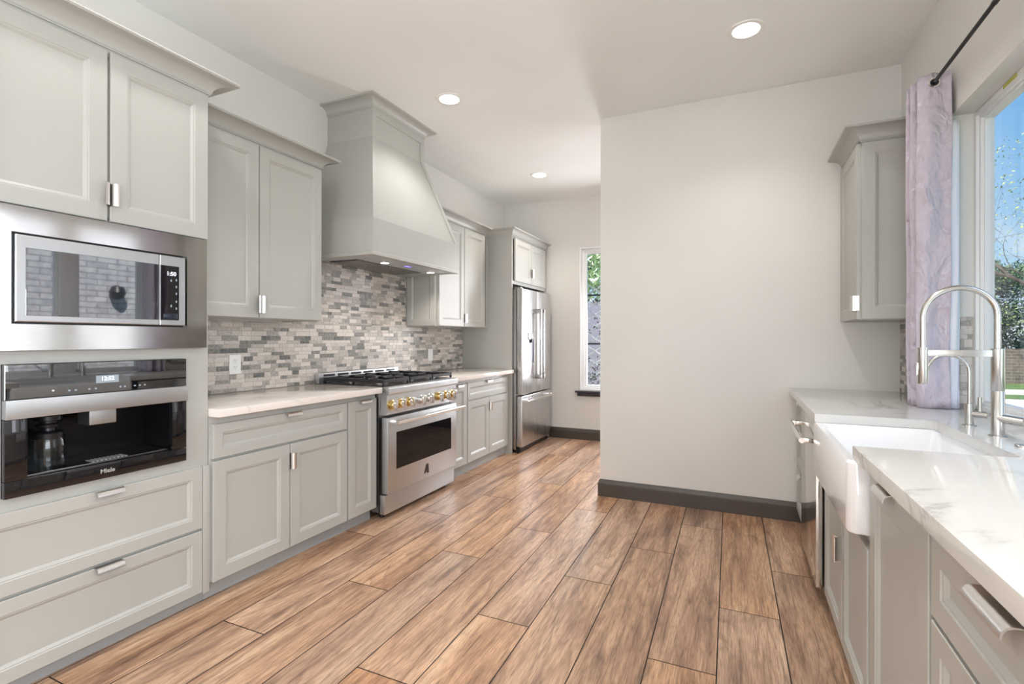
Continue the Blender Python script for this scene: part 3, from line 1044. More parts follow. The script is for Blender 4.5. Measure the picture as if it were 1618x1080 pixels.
for k_, (y0, y1) in enumerate(((2.792, 3.085), (3.097, 3.388), (3.400, 3.690))):
    g = G()
    w = 0.014
    zt = 0.962
    x0, x1 = -2.795, -2.24
    for y in (y0, y1 - w):
        g.box(x0, x1, y, y + w, 0.938, zt, 0.002, 1)
    for x in (x0, (x0 + x1) / 2 - w / 2, x1 - w):
        g.box(x, x + w, y0 + w, y1 - w, 0.938, zt - 0.001, 0.002, 1)
    for x in (x0, x1 - w, (x0 + x1) / 2 - w / 2):
        for y in (y0, y1 - w):
            g.box(x, x + w, y, y + w, 0.9202, 0.938)
    yc = (y0 + y1) / 2
    for cx in (-2.66, -2.39):
        for sy in (-1, 1):
            g.box(cx - 0.006, cx + 0.006, yc + sy * 0.030, yc + sy * (yc - y0 - 0.008), 0.944, 0.968, 0.002, 1)
        for sx in (-1, 1):
            g.box(cx + sx * 0.030, cx + sx * 0.128, yc - 0.006, yc + 0.006, 0.944, 0.968, 0.002, 1)
    g.build('grate', 'iron', rg)

# ------------------------------------------------------------------ refrigerator and its cabinet
Y5 = 4.960
FP = -2.258
t = thing('refrigerator_cabinet', 'grey surround with side panel and two small doors above the refrigerator', 'cabinet', (-2.57, 5.46, 0))
G().box(XL + 0.001, FP, Y5, Y5 + 0.024, 0.0, 2.40, 0.001).build('side_panel', 'cab', t)
G().box(XL + 0.001, FP, 5.950, 5.974, 0.0, 2.40, 0.001).build('side_panel', 'cab', t)
g = G()
g.box(XL + 0.001, FP, Y5 + 0.024, 5.95, 1.846, 1.866)
g.box(XL + 0.001, FP, Y5 + 0.024, 5.95, 2.38, 2.40)
g.box(FP - 0.02, FP, Y5 + 0.024, 5.95, 1.866, 1.885)
g.box(FP - 0.02, FP, Y5 + 0.024, 5.95, 2.34, 2.38)
g.box(FP - 0.02, FP, 5.465, 5.49, 1.885, 2.34)
g.build('carcass', 'cab', t)
fc = FL(FP + 0.02)
d = panel_front(t, fc, 5.012, 5.472, 1.882, 2.350); pull(d, fc, 'hi', 5.472, 2.01, 0.1)
d = panel_front(t, fc, 5.480, 5.944, 1.882, 2.350); pull(d, fc, 'lo', 5.480, 2.01, 0.1)
G().sweep([(XWf - 0.005, Y5), (FP, Y5), (FP, 5.974), (XL + 0.001, 5.974)], crown_prof(2.368, 2.446, 0.062), -1).build('crown_moulding', 'cab', t, 25)

fr = thing('refrigerator', 'stainless french-door refrigerator with water dispenser and bottom freezer drawer', 'refrigerator', (-2.5, 5.44, 0))
G().box(-2.84, -2.225, 5.005, 5.885, 0.035, 1.785, 0.004).build('body', 'steel_dark', fr)
XFd = -2.15
for i, (a0, a1) in enumerate(((5.0, 5.438), (5.444, 5.885))):
    d = G().box(-2.22, XFd, a0, a1, 0.637, 1.798, 0.010, 3).build('door', 'steel_v', fr)
    g = G()
    y = (5.392, 5.490)[i]
    g.box(-2.098, -2.074, y - 0.017, y + 0.017, 0.79, 1.59, 0.006)
    h = g.build('handle', 'steel_v', d)
    for z0, z1 in ((0.79, 0.835), (1.545, 1.59)):
        G().box(XFd - 0.002, -2.0725, y - 0.0185, y + 0.0185, z0, z1, 0.004).build('handle_bracket', 'steel_dark', h)
    if i == 0:
        ds = G().loops(FL(XFd + 0.0015), 5.150, 5.352, 0.970, 1.315, [(0, -0.006), (0, -0.001), (0.001, 0)]).build('water_dispenser', 'steel_dark', d)
        G().loops(FL(XFd + 0.0022), 5.160, 5.345, 0.985, 1.235, [(0, -0.002), (0, 0)]).build('dispenser_recess', simple('dispenser_grey', (0.20, 0.21, 0.23, 1), 0.35, 0.6), ds)
        G().box(XFd + 0.001, XFd + 0.012, 5.150, 5.350, 0.955, 0.975, 0.003).build('dispenser_ledge', 'chrome', ds)
        G().box(XFd + 0.001, XFd + 0.020, 5.160, 5.300, 1.245, 1.315, 0.004).build('dispenser_control', 'chrome', ds)
        G().cyl((XFd + 0.012, 5.225, 1.205), (XFd + 0.012, 5.225, 1.246), 0.012, 0.016).build('nozzle', 'black', ds)
fz = G().box(-2.22, XFd, 5.0, 5.885, 0.068, 0.624, 0.010, 3).build('freezer_drawer', 'steel_v', fr)
g = G()
g.tube([(-2.085, 4.985, 0.575), (-2.085, 5.868, 0.575)], 0.0135, 18)
for y in (5.012, 5.845):
    g.box(XFd - 0.002, -2.080, y - 0.018, y + 0.018, 0.562, 0.588, 0.004)
g.build('handle', 'chrome', fz)
G().box(-2.20, -2.185, 5.02, 5.87, 0.012, 0.068).build('toe_grille', 'black', fr)
for y in (5.03, 5.85):
    G().cyl((-2.205, y - 0.02, 0.028), (-2.205, y + 0.02, 0.028), 0.028).build('caster', 'black', fr)
    G().cyl((-2.78, y - 0.02, 0.028), (-2.78, y + 0.02, 0.028), 0.028).build('caster', 'black', fr)
for y in (5.03, 5.84):
    G().box(-2.28, -2.17, y - 0.02, y + 0.025, 1.7855, 1.812, 0.004).build('hinge_cover', 'steel_dark', fr)

# ------------------------------------------------------------------ outlets
XO = XL + 0.0075


def outlet(y, z, label, kind):
    t = thing('wall_outlet', label, 'outlet', (XO, y, z))
    G().loops(FL(XO + 0.006), y - 0.0395, y + 0.0395, z - 0.060, z + 0.060, [(0, -0.006), (0, -0.002), (0.002, 0)]).build('cover_plate', 'outlet', t)
    if kind == 'duplex':
        for dz in (-0.0195, 0.0195):
            s = G().lathe((XO + 0.0055, y, z + dz), [(0.0, 0.002), (0.0155, 0.002), (0.0165, 0.0)], (1, 0, 0), 28).build('socket', 'outlet', t)
            g = G()
            for dy, hh in ((-0.006, 0.008), (0.006, 0.007)):
                g.box(XO + 0.0072, XO + 0.0080, y + dy - 0.001, y + dy + 0.001, z + dz + 0.001, z + dz + 0.001 + hh)
            g.cyl((XO + 0.0072, y, z + dz - 0.008), (XO + 0.0080, y, z + dz - 0.008), 0.0022, seg=12)
            g.build('slots', 'black', s, 0)
    else:
        G().loops(FL(XO + 0.008), y - 0.0165, y + 0.0165, z - 0.033, z + 0.033, [(0, -0.003), (0, -0.001), (0.001, 0)]).build('rocker', 'outlet', t)


outlet(2.136, 1.087, 'white duplex outlet on the tiles above the wide drawer', 'duplex')
outlet(4.305, 1.084, 'white switch plate on the tiles between the range and the refrigerator', 'rocker')

# ------------------------------------------------------------------ right run
XG = 0.350         # door faces
XGf = XG + 0.02
fc = FR(XG)
ZR = 0.095


def right_carcass(t, y0, y1, zt=0.875, low=None):
    g = G()
    for a0, a1 in ((y0, y0 + 0.018), (y1 - 0.018, y1)):
        g.box(XGf, XR - 0.002, a0, a1, ZR, zt)
    g.box(XGf, XR - 0.002, y0 + 0.018, y1 - 0.018, ZR, ZR + 0.018)
    g.box(XR - 0.02, XR - 0.002, y0 + 0.018, y1 - 0.018, ZR + 0.018, zt)
    tz = zt if low is None else low
    g.box(XGf, XGf + 0.018, y0 + 0.018, y1 - 0.018, tz - 0.035, tz)
    g.box(XGf, XGf + 0.018, y0, y0 + 0.025, ZR, zt)
    g.box(XGf, XGf + 0.018, y1 - 0.025, y1, ZR, zt)
    g.build('carcass', 'cab', t)
    G().box(XGf + 0.055, XGf + 0.073, y0, y1, 0, ZR - 0.001).build('toe_kick', 'toe', t)


t = thing('base_cabinet', 'grey drawer cabinet between the dishwasher and the partition wall', 'cabinet', (0.65, 3.62, 0))
right_carcass(t, 3.305, YP - 0.005)
for b0, b1 in ((0.69, 0.855), (0.40, 0.68), (ZR, 0.39)):
    d = panel_front(t, fc, 3.312, YP - 0.02, b0, b1, 'drawer', 0.05)
    pull(d, fc, 'top', b1, 3.62, 0.1)

dw = thing('dishwasher', 'stainless dishwasher with bar handle beside the farmhouse sink', 'dishwasher', (0.65, 2.99, 0))
G().box(0.352, XR - 0.01, 2.695, 3.298, 0.09, 0.868).build('body', 'steel_dark', dw)
d = G().box(0.318, 0.350, 2.692, 3.300, 0.105, 0.862, 0.004).build('door', 'mirror_steel', dw)
G().box(0.3180, 0.350, 2.694, 3.298, 0.8625, 0.871, 0.001).build('control_strip', 'black_glass', dw)
g = G()
g.tube([(0.262, 2.705, 0.775), (0.262, 3.295, 0.775)], 0.0125, 18)
for y in (2.725, 3.275):
    g.box(0.262, 0.3195, y - 0.013, y + 0.013, 0.764, 0.786, 0.004)
g.build('handle', 'chrome', d)
G().prism(FR(0.3175), [(2.83, 0.190), (2.835, 0.190), (2.842, 0.200), (2.844, 0.190), (2.854, 0.190), (2.851, 0.216), (2.841, 0.216)], -0.001, 0.001).build('badge', 'logo', d, 0)
G().box(0.40, 0.415, 2.70, 3.295, 0.0, 0.089).build('toe_kick', 'black', dw)

t = thing('base_cabinet', 'grey two-door sink cabinet under the white farmhouse sink', 'cabinet', (0.65, 2.25, 0))
right_carcass(t, 1.822, 2.688, 0.645, 0.645)
d = panel_front(t, fc, 1.830, 2.246, ZR, 0.612, 'door', 0.055); pull(d, fc, 'hi', 2.246, 0.455, 0.09)
d = panel_front(t, fc, 2.254, 2.672, ZR, 0.612, 'door', 0.055); pull(d, fc, 'lo', 2.254, 0.455, 0.09)

t = thing('base_cabinet', 'grey tall-door pull-out cabinet between the sink and the near drawers', 'cabinet', (0.65, 1.55, 0))
right_carcass(t, 1.280, 1.820)
d = panel_front(t, fc, 1.288, 1.798, ZR, 0.858, 'door', 0.066); pull(d, fc, 'top', 0.858, 1.59, 0.12)
t = thing('base_cabinet', 'grey drawer cabinet nearest the camera under the white quartz', 'cabinet', (0.65, 0.8, 0))
right_carcass(t, 0.34, 1.278)
for b0, b1 in ((0.697, 0.858), (0.40, 0.687), (ZR, 0.39)):
    d = panel_front(t, fc, 0.352, 1.271, b0, b1, 'drawer', 0.052)
    pull(d, fc, 'top', b1, 0.97, 0.135)

# countertop, cut out round the sink, running into the window recess as the sill
SY0, SY1, SX = 1.885, 2.622, 0.733
XE = 0.305
rc = 0.03
poly = [(XE, YP - 0.002), (XE, SY1), (SX - rc, SY1), (SX - rc * 0.29, SY1 - rc * 0.29), (SX, SY1 - rc), (SX, SY0 + rc), (SX - rc * 0.29, SY0 + rc * 0.29), (SX - rc, SY0), (XE + 0.017, SY0), (XE + 0.038, 0.33),
        (XR - 0.002, 0.33), (XR - 0.002, WY0 + 0.003), (1.05, WY0 + 0.003), (1.05, WY1 - 0.003), (XR - 0.002, WY1 - 0.003), (XR - 0.002, YP - 0.002)]
g = G()
A = [g.bm.verts.new((x, y, 0.8765)) for x, y in poly]
B = [g.bm.verts.new((x, y, 0.9145)) for x, y in poly]
ft = g.bm.faces.new(B)
fb = g.bm.faces.new(A[::-1])
for i in range(len(poly)):
    j = (i + 1) % len(poly)
    g.bm.faces.new((A[i], A[j], B[j], B[i]))
bmesh.ops.bevel(g.bm, geom=list(ft.edges), offset=0.0035, segments=2, profile=0.6, affect='EDGES')
bmesh.ops.triangulate(g.bm, faces=[f for f in g.bm.faces if len(f.verts) > 4])
tag(g.build('countertop', 'quartz_r', None, 20), 'long white quartz countertop with grey veins around the farmhouse sink', 'countertop')

# farmhouse sink
sk = thing('farmhouse_sink', 'white apron-front farmhouse sink set in the right countertop', 'sink', (0.53, 2.22, 0.655))
sy0, sy1 = 1.838, 2.645
sx0, sx1 = 0.300, 0.775
g = G()


def ring(x0, x1, y0, y1, z, r, n=6, rf=None):
    P = []
    for cx, cy, a0, rr in ((x1 - r, y1 - r, 0, r), (x0 + (rf or r), y1 - (rf or r), PI / 2, rf or r), (x0 + (rf or r), y0 + (rf or r), PI, rf or r), (x1 - r, y0 + r, 1.5 * PI, r)):
        for i in range(n + 1):
            a = a0 + i / n * PI / 2
            P.append(g.bm.verts.new((cx + rr * math.cos(a), cy + rr * math.sin(a), z)))
    return P


rings = [ring(sx0 + 0.004, sx1, sy0 + 0.004, sy1 - 0.004, 0.652, 0.02, rf=0.030), ring(sx0, sx1, sy0, sy1, 0.662, 0.02, rf=0.030), ring(sx0, sx1, sy0, sy1, 0.867, 0.02, rf=0.030),
         ring(sx0 + 0.007, sx1 - 0.004, sy0 + 0.007, sy1 - 0.007, 0.8755, 0.02, rf=0.026), ring(sx0 + 0.028, sx1 - 0.026, sy0 + 0.032, sy1 - 0.032, 0.8755, 0.03),
         ring(sx0 + 0.034, sx1 - 0.032, sy0 + 0.038, sy1 - 0.038, 0.868, 0.03), ring(sx0 + 0.040, sx1 - 0.038, sy0 + 0.044, sy1 - 0.044, 0.690, 0.04), ring(sx0 + 0.065, sx1 - 0.06, sy0 + 0.07, sy1 - 0.07, 0.672, 0.04)]
for A, B in zip(rings, rings[1:]):
    n = len(A)
    for i in range(n):
        j = (i + 1) % n
        g.bm.faces.new((A[i], A[j], B[j], B[i]))
g.bm.faces.new(rings[0][::-1]); g.bm.faces.new(rings[-1])
g.build('basin', 'porcelain', sk, 40)
G().lathe((0.55, 2.24, 0.6722), [(0.0, 0.002), (0.03, 0.002), (0.043, 0.004), (0.045, 0.0)], (0, 0, 1), 28).build('drain', 'nickel', sk)

# kitchen faucet with spring-less gooseneck and pull-down spray held on an arm
fx, fy = 0.812, 2.281
fa = thing('kitchen_faucet', 'tall brushed nickel pull-down faucet behind the farmhouse sink', 'faucet', (fx, fy, 0.9145))
G().lathe((fx, fy, 0.9145), [(0.0, 0.0), (0.0255, 0.0), (0.0255, 0.003), (0.0185, 0.005), (0.0185, 0.155), (0.0178, 0.156), (0.0178, 0.157), (0.0185, 0.158), (0.0185, 0.302), (0.012, 0.304), (0.0, 0.304)]).build('body', 'nickel', fa)
P = []
ra = 0.1035
cxx = fx - 0.001 - ra
P.append((fx - 0.001, fy, 1.2175))
P.append((fx - 0.001, fy, 1.32))
for i in range(17):
    a = i / 16 * PI
    P.append((cxx + ra * math.cos(a), fy, 1.332 + ra * 0.97 * math.sin(a)))
P.append((cxx - ra, fy, 1.218))
G().tube(P, 0.0098, 18).build('gooseneck', 'nickel', fa)
G().box(0.612, fx - 0.016, fy - 0.007, fy + 0.007, 1.189, 1.2115, 0.001).build('arm', 'nickel', fa)
sp = G().lathe((cxx - ra, fy, 1.088), [(0.0, 0.0), (0.0145, 0.0), (0.0155, 0.003), (0.0150, 0.125), (0.0165, 0.126), (0.0165, 0.131), (0.0105, 0.131), (0.0, 0.131)]).build('spray_head', 'nickel', fa)
G().box(cxx - ra - 0.0195, cxx - ra - 0.0135, fy - 0.005, fy + 0.005, 1.118, 1.165, 0.002).build('button', 'chrome', sp)
hd = G().cyl((fx, fy - 0.005, 0.978), (fx + 0.052, fy - 0.040, 0.972), 0.0148).build('valve', 'nickel', fa)
G().tube([(fx + 0.044, fy - 0.030, 0.974), (fx + 0.085, fy - 0.050, 1.000), (fx + 0.130, fy - 0.066, 1.030)], [0.0050, 0.0050, 0.0044], 12).build('lever', 'nickel', hd)

gx, gy = 0.810, 2.513
fb = thing('filter_faucet', 'small brushed nickel filtered water tap behind the tall faucet', 'faucet', (gx, gy, 0.9145))
G().lathe((gx, gy, 0.9145), [(0.0, 0.0), (0.0225, 0.0), (0.0225, 0.004), (0.0145, 0.006), (0.0145, 0.085), (0.0, 0.086)]).build('body', 'nickel', fb)
P = [(gx, gy, 0.99), (gx, gy, 1.12)]
rb = 0.066
for i in range(13):
    a = i / 12 * PI
    P.append((gx - rb + rb * math.cos(a), gy, 1.122 + rb * math.sin(a)))
P.append((gx - 2 * rb, gy, 1.085))
G().tube(P, 0.0062, 14).build('spout', 'nickel', fb)
hd = G().cyl((gx, gy, 0.963), (gx + 0.045, gy - 0.030, 0.960), 0.0118).build('valve', 'nickel', fb)
G().cyl((gx + 0.027, gy - 0.015, 0.966), (gx + 0.027, gy - 0.015, 1.027), 0.0068).build('lever', 'nickel', hd)
tag(G().lathe((0.802, 2.085, 0.9145), [(0.0, 0.007), (0.017, 0.007), (0.019, 0.005), (0.019, 0.0)], (0, 0, 1), 28).build('disposal_button', 'nickel'),
    'round nickel push button set in the countertop behind the sink', 'button')

# right wall cabinet
QX = 0.603
t = thing('wall_cabinet', 'single-door grey wall cabinet on the right, in the corner behind the curtain', 'cabinet', (0.77, 3.68, 1.36))
g = G()
q0, q1 = 3.420, YP - 0.001
g.box(QX + 0.02, XR - 0.001, q0, q0 + 0.018, 1.36, 2.40)
g.box(QX + 0.02, XR - 0.001, q1 - 0.018, q1, 1.36, 2.40)
g.box(QX + 0.02, XR - 0.001, q0 + 0.018, q1 - 0.018, 1.366, 1.384)
g.box(QX + 0.02, XR - 0.001, q0 + 0.018, q1 - 0.018, 2.382, 2.40)
g.box(QX + 0.02, QX + 0.038, q0 + 0.018, q0 + 0.04, 1.384, 2.382)
g.box(QX + 0.02, QX + 0.038, q1 - 0.04, q1 - 0.018, 1.384, 2.382)
g.build('carcass', 'cab', t)
d = panel_front(t, FR(QX), q0 + 0.008, q1 - 0.012, 1.364, 2.362); pull(d, FR(QX), 'lo', q0 + 0.008, 1.455, 0.085)
panel_front(t, FS(q0 - 0.012), QX + 0.022, XR - 0.004, 1.364, 2.362, 'end_panel', 0.066, 0.0125)
G().sweep([(QX + 0.02, q1), (QX + 0.02, q0), (XR - 0.001, q0)], crown_prof(2.366, 2.445, 0.092), 1 if False else -1).build('crown_moulding', 'cab', t, 25)

# ------------------------------------------------------------------ kitchen window
wf = G()
F0, F1 = 1.022, 1.085
wn = D.objects.new('window_1', None); COL.objects.link(wn)
wn.location = (1.05, (WY0 + WY1) / 2, WZ0); ORG[wn.name] = Vector(wn.location); wn['kind'] = 'structure'


def frame_ring(x0, x1, y0, y1, z0, z1, w, name, mat, parent, bev=0.003):
    g = G()
    g.box(x0, x1, y0, y0 + w, z0, z1, bev)
    g.box(x0, x1, y1 - w, y1, z0, z1, bev)
    g.box(x0, x1, y0 + w, y1 - w, z0, z0 + w, bev)
    g.box(x0, x1, y0 + w, y1 - w, z1 - w, z1, bev)
    return g.build(name, mat, parent)


frame_ring(F0, F1, WY0 + 0.002, WY1 - 0.002, WZ0 + 0.002, WZ1 - 0.002, 0.022, 'outer_frame', 'white_trim', wn)
G().box(F0, F1, 2.425, 2.555, WZ0 + 0.024, WZ1 - 0.024, 0.003).build('mullion', 'white_trim', wn)
for a0, a1 in ((WY0 + 0.024, 2.425), (2.555, WY1 - 0.024)):
    s = frame_ring(F0 + 0.012, F1, a0, a1, WZ0 + 0.024, WZ1 - 0.024, 0.016, 'sash', 'white_trim', wn)
    frame_ring(F0 + 0.024, F1 - 0.002, a0 + 0.016, a1 - 0.016, WZ0 + 0.040, WZ1 - 0.040, 0.010, 'glazing_bead', 'white_trim', s, 0.002)
    G().loops(FR(F0 + 0.047), a0 + 0.016, a1 - 0.016, WZ0 + 0.040, WZ1 - 0.040, [(0, 0)], back=False).build('pane', 'glass', s)
tag(G().box(F0 - 0.0012, F0 - 0.0002, 2.706, 2.824, 2.317, 2.333).build('sticker', 'sticker'), 'small yellow-green sticker on the head of the white window frame', 'sticker')
# added window nearer the camera, out of view, put in for the kitchen fill lamp
wn2 = D.objects.new('added_window_2', None); COL.objects.link(wn2)
wn2.location = (1.05, (V0 + V1) / 2, WZ0); ORG[wn2.name] = Vector(wn2.location); wn2['kind'] = 'structure'
frame_ring(F0, F1, V0 + 0.002, V1 - 0.002, WZ0 - 0.038, WZ1 - 0.002, 0.05, 'outer_frame', 'white_trim', wn2)

# far window
wn3 = D.objects.new('window_3', None); COL.objects.link(wn3)
wn3.location = ((FW0 + FW1) / 2, YF + 0.08, FZ0); ORG[wn3.name] = Vector(wn3.location); wn3['kind'] = 'structure'


def frame_ring_y(y0, y1, x0, x1, z0, z1, w, name, mat, parent, bev=0.003):
    g = G()
    g.box(x0, x0 + w, y0, y1, z0, z1, bev)
    g.box(x1 - w, x1, y0, y1, z0, z1, bev)
    g.box(x0 + w, x1 - w, y0, y1, z0, z0 + w, bev)
    g.box(x0 + w, x1 - w, y0, y1, z1 - w, z1, bev)
    return g.build(name, mat, parent)


frame_ring_y(YF - 0.004, YF + 0.012, FW0 - 0.012, FW1 + 0.012, FZ0, FZ1 + 0.012, 0.022, 'corner_bead', 'white_trim', wn3)
frame_ring_y(YF + 0.03, YF + 0.10, FW0 + 0.002, FW1 - 0.002, FZ0 + 0.002, FZ1 - 0.002, 0.045, 'outer_frame', 'white_trim', wn3)
s = frame_ring_y(YF + 0.045, YF + 0.095, FW0 + 0.047, FW1 - 0.047, FZ0 + 0.047, FZ1 - 0.047, 0.022, 'sash', 'white_trim', wn3)
G().loops(FS(YF + 0.07), FW0 + 0.069, FW1 - 0.069, FZ0 + 0.069, FZ1 - 0.069, [(0, 0)], back=False).build('pane', 'glass', s)
so = G().box(FW0 - 0.055, FW1 + 0.055, YF - 0.045, YF - 0.0005, 0.583, 0.604, 0.003)
so.box(FW0 - 0.03, FW1 + 0.03, YF - 0.022, YF - 0.0005, 0.540, 0.583, 0.003)
struct(so, 'trim_1', 'sill')

# ------------------------------------------------------------------ curtain and rod
RZ, RXX = 2.488, 0.850
rod = thing('curtain_rod', 'black iron curtain rod across the top of the right window', 'curtain rod', (RXX, 2.0, RZ))
G().tube([(RXX, 3.30, RZ), (RXX, 2.40, RZ)], 0.0085, 16).build('rod', 'rod', rod)
G().tube([(RXX, 2.42, RZ), (RXX, 0.9, RZ)], 0.0108, 16).build('outer_tube', 'rod', rod)
G().lathe((RXX, 3.30, RZ), [(0.0, -0.002), (0.012, 0.0), (0.012, 0.02), (0.018, 0.026), (0.016, 0.042), (0.0, 0.048)], (0, 1, 0), 20).build('finial', 'rod', rod)
for y in (3.285, 0.95):
    g = G()
    g.box(RXX, XR - 0.001, y - 0.006, y + 0.006, RZ - 0.022, RZ - 0.010)
    g.box(XR - 0.005, XR - 0.0005, y - 0.015, y + 0.015, RZ - 0.05, RZ + 0.03)
    g.build('bracket', 'rod', rod)

cu = thing('curtain', 'lavender satin grommet curtain gathered beside the right window', 'curtain', (0.855, 3.13, 0.915))


def curtain_strip(pts_plan, z0, z1, nz, name, mat, parent, amp, seed, thick=0.002):
    """plan polyline swept down with a little drift, kept as one sheet"""
    rnd = random.Random(seed)
    # resample the plan
    pl = [Vector(p) for p in pts_plan]
    fine = []
    for i in range(len(pl) - 1):
        for k in range(6):
            s = k / 6
            p0 = pl[max(i - 1, 0)]; p1 = pl[i]; p2 = pl[i + 1]; p3 = pl[min(i + 2, len(pl) - 1)]
            fine.append(0.5 * ((2 * p1) + (p2 - p0) * s + (2 * p0 - 5 * p1 + 4 * p2 - p3) * s * s + (3 * p1 - p0 - 3 * p2 + p3) * s ** 3))
    fine.append(pl[-1])
    ph = [rnd.random() * 6 for _ in range(4)]
    g = G()
    rows = []
    for r in range(nz + 1):
        f = r / nz
        z = z1 + (z0 - z1) * f
        row = []
        for i, p in enumerate(fine):
            u = i / (len(fine) - 1)
            dx = amp * f * (math.sin(5 * f + ph[0] + u * 3) * 0.6 + math.sin(11 * f + ph[1] + 2 * u) * 0.4)
            dy = amp * (math.sin(7 * f + ph[2] + u * 9) * 0.5 + 0.5 * math.sin(17 * f + ph[3] + 14 * u)) * (0.4 + f)
            row.append(g.bm.verts.new((p.x + dx, p.y + dy, z + (0.004 * math.sin(i * 0.8) if r == 0 else 0))))
        rows.append(row)
    fs = []
    for A, B in zip(rows, rows[1:]):
        for i in range(len(A) - 1):
            fs.append(g.bm.faces.new((A[i], A[i + 1], B[i + 1], B[i])))
    o = g.build(name, mat, parent, 60, recalc=False)
    m = o.modifiers.new('thickness', 'SOLIDIFY')
    m.thickness = thick
    m.offset = 0
    return o


front = [(0.917, 3.050), (0.880, 3.060), (0.830, 3.052), (0.797, 3.070), (0.792, 3.084), (0.82, 3.098), (0.90, 3.104), (0.918, 3.116), (0.905, 3.128), (0.83, 3.130),
         (0.790, 3.142), (0.785, 3.155), (0.82, 3.166), (0.90, 3.170), (0.916, 3.182), (0.90, 3.194), (0.83, 3.196), (0.788, 3.206), (0.783, 3.220), (0.82, 3.232), (0.905, 3.238)]
cs = curtain_strip(front, 0.917, 2.535, 44, 'cloth', 'curtain', cu, 0.010, 4)
curtain_strip([(0.900, 3.068), (0.925, 3.072), (0.945, 3.076), (0.958, 3.090)], 0.917, 2.30, 30, 'lining', 'lining', cu, 0.004, 8)
for y in (3.0535,):
    G().lathe((RXX, y - 0.004, RZ), [(0.0165, 0.0), (0.0175, -0.003), (0.0235, -0.003), (0.0255, 0.0), (0.0255, 0.008), (0.0165, 0.008), (0.0165, 0.0)], (0, 1, 0), 32).build('grommet', 'chrome', cu)
    G().lathe((RXX, y - 0.0045, RZ), [(0.0, 0.0), (0.0165, 0.0), (0.0165, 0.006), (0.0, 0.006)], (0, 1, 0), 28).build('grommet_opening', 'black', cu)

# ------------------------------------------------------------------ recessed ceiling lights
WARM = (0.985, 0.985, 0.965)


def downlight(x, y, label):
    t = thing('ceiling_light', label, 'ceiling light', (x, y, CEIL - 0.01), 'recessed ceiling lights')
    G().lathe((x, y, CEIL - 0.0085), [(0.098, 0.008), (0.096, 0.002), (0.085, 0.0), (0.072, 0.003), (0.070, 0.008)], (0, 0, 1), 40).build('trim_ring', 'frosted', t)
    G().lathe((x, y, CEIL - 0.0060), [(0.0, 0.0), (0.071, 0.0), (0.071, 0.004)], (0, 0, 1), 36).build('lens', 'lens', t)


def lamp(x, y, e=25, size=128, blend=0.7, col=None):
    light('ceiling_lamp', 'SPOT', (x, y, CEIL - 0.03), e, col or WARM, spot_size=math.radians(size), spot_blend=blend, shadow_soft_size=0.06)


downlight(-1.947, 3.165, 'round recessed ceiling light in front of the range hood'); lamp(-1.947, 3.165, 15)
downlight(0.027, 3.150, 'round recessed ceiling light nearest the right window, in front of the partition wall'); lamp(0.027, 3.150, 11)
downlight(-1.965, 5.03, 'round recessed ceiling light in front of the refrigerator'); lamp(-1.965, 5.03, 22, col=(1.0, 0.92, 0.80))
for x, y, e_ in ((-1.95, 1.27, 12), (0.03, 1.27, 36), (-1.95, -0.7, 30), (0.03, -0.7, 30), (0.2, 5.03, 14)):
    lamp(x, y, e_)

# ------------------------------------------------------------------ outdoors
M['lawn'] = leafy('lawn_grass', lin(66, 92, 44), lin(92, 116, 62), 3)
M['road'] = simple('street_concrete', lin(196, 190, 182), 0.9)
M['bark'] = leafy('tree_bark', lin(70, 60, 52), lin(104, 94, 84), 8)
M['leaf_a'] = leafy('dark_leaves', lin(44, 66, 40), lin(84, 108, 62), 2)
M['leaf_b'] = leafy('pale_leaves', lin(104, 122, 72), lin(150, 160, 104), 2)
M['leaf_d'] = leafy('vine_leaves', lin(70, 66, 62), lin(110, 110, 100), 9)
M['leaf_c'] = leafy('spring_leaves', lin(186, 206, 160), lin(222, 232, 200), 2)
M['brick_w'] = brick_mat('white_washed_brick', lin(232, 232, 238), lin(205, 205, 214), lin(176, 176, 182), 1.0, 'X')
M['fence'] = brick_mat('brown_brick_wall', lin(128, 116, 104), lin(96, 88, 80), lin(140, 132, 124), 1.0, 'Y')
M['stucco'] = painted('pale_violet_stucco', lin(136, 132, 146), 0.8, 0.1, 60)
GZ = -0.15
o = struct(G().box(1.3, 60, -15, 90, GZ - 0.2, GZ), 'ground', 'lawn'); 
o = struct(G().box(3.0, 40, 9.0, 15.4, GZ, GZ + 0.01), 'road', 'road')
struct(G().box(3.0, 40, 16.8, 18.4, GZ, GZ + 0.01), 'path', 'road')
struct(G().box(XL - 3, 1.3, YF + 0.2, 90, GZ - 0.2, GZ - 0.001), 'ground', 'lawn')
# neighbouring brick wing, seen mirrored in the microwave door
bw = thing('brick_wing', 'white washed brick wing of the house outside the window, mirrored in the microwave', 'building', (6.0, 5.5, GZ))
G().box(5.2, 5.5, 2.2, 8.2, GZ, 4.6).build('wall', 'brick_w', bw)
G().box(5.0, 5.6, 2.0, 8.4, 4.6, 4.75).build('eave', 'white_trim', bw)
sc_ = thing('wall_lantern', 'black globe lantern on the white brick outside', 'lamp', (5.1, 5.0, 2.0))
G().lathe((5.10, 5.0, 2.02), [(0.0, -0.12), (0.09, -0.09), (0.12, 0.0), (0.09, 0.09), (0.0, 0.12)], (0, 0, 1), 24).build('globe', 'black', sc_)
G().box(5.10, 5.199, 4.98, 5.02, 2.10, 2.14).build('arm', 'black', sc_)


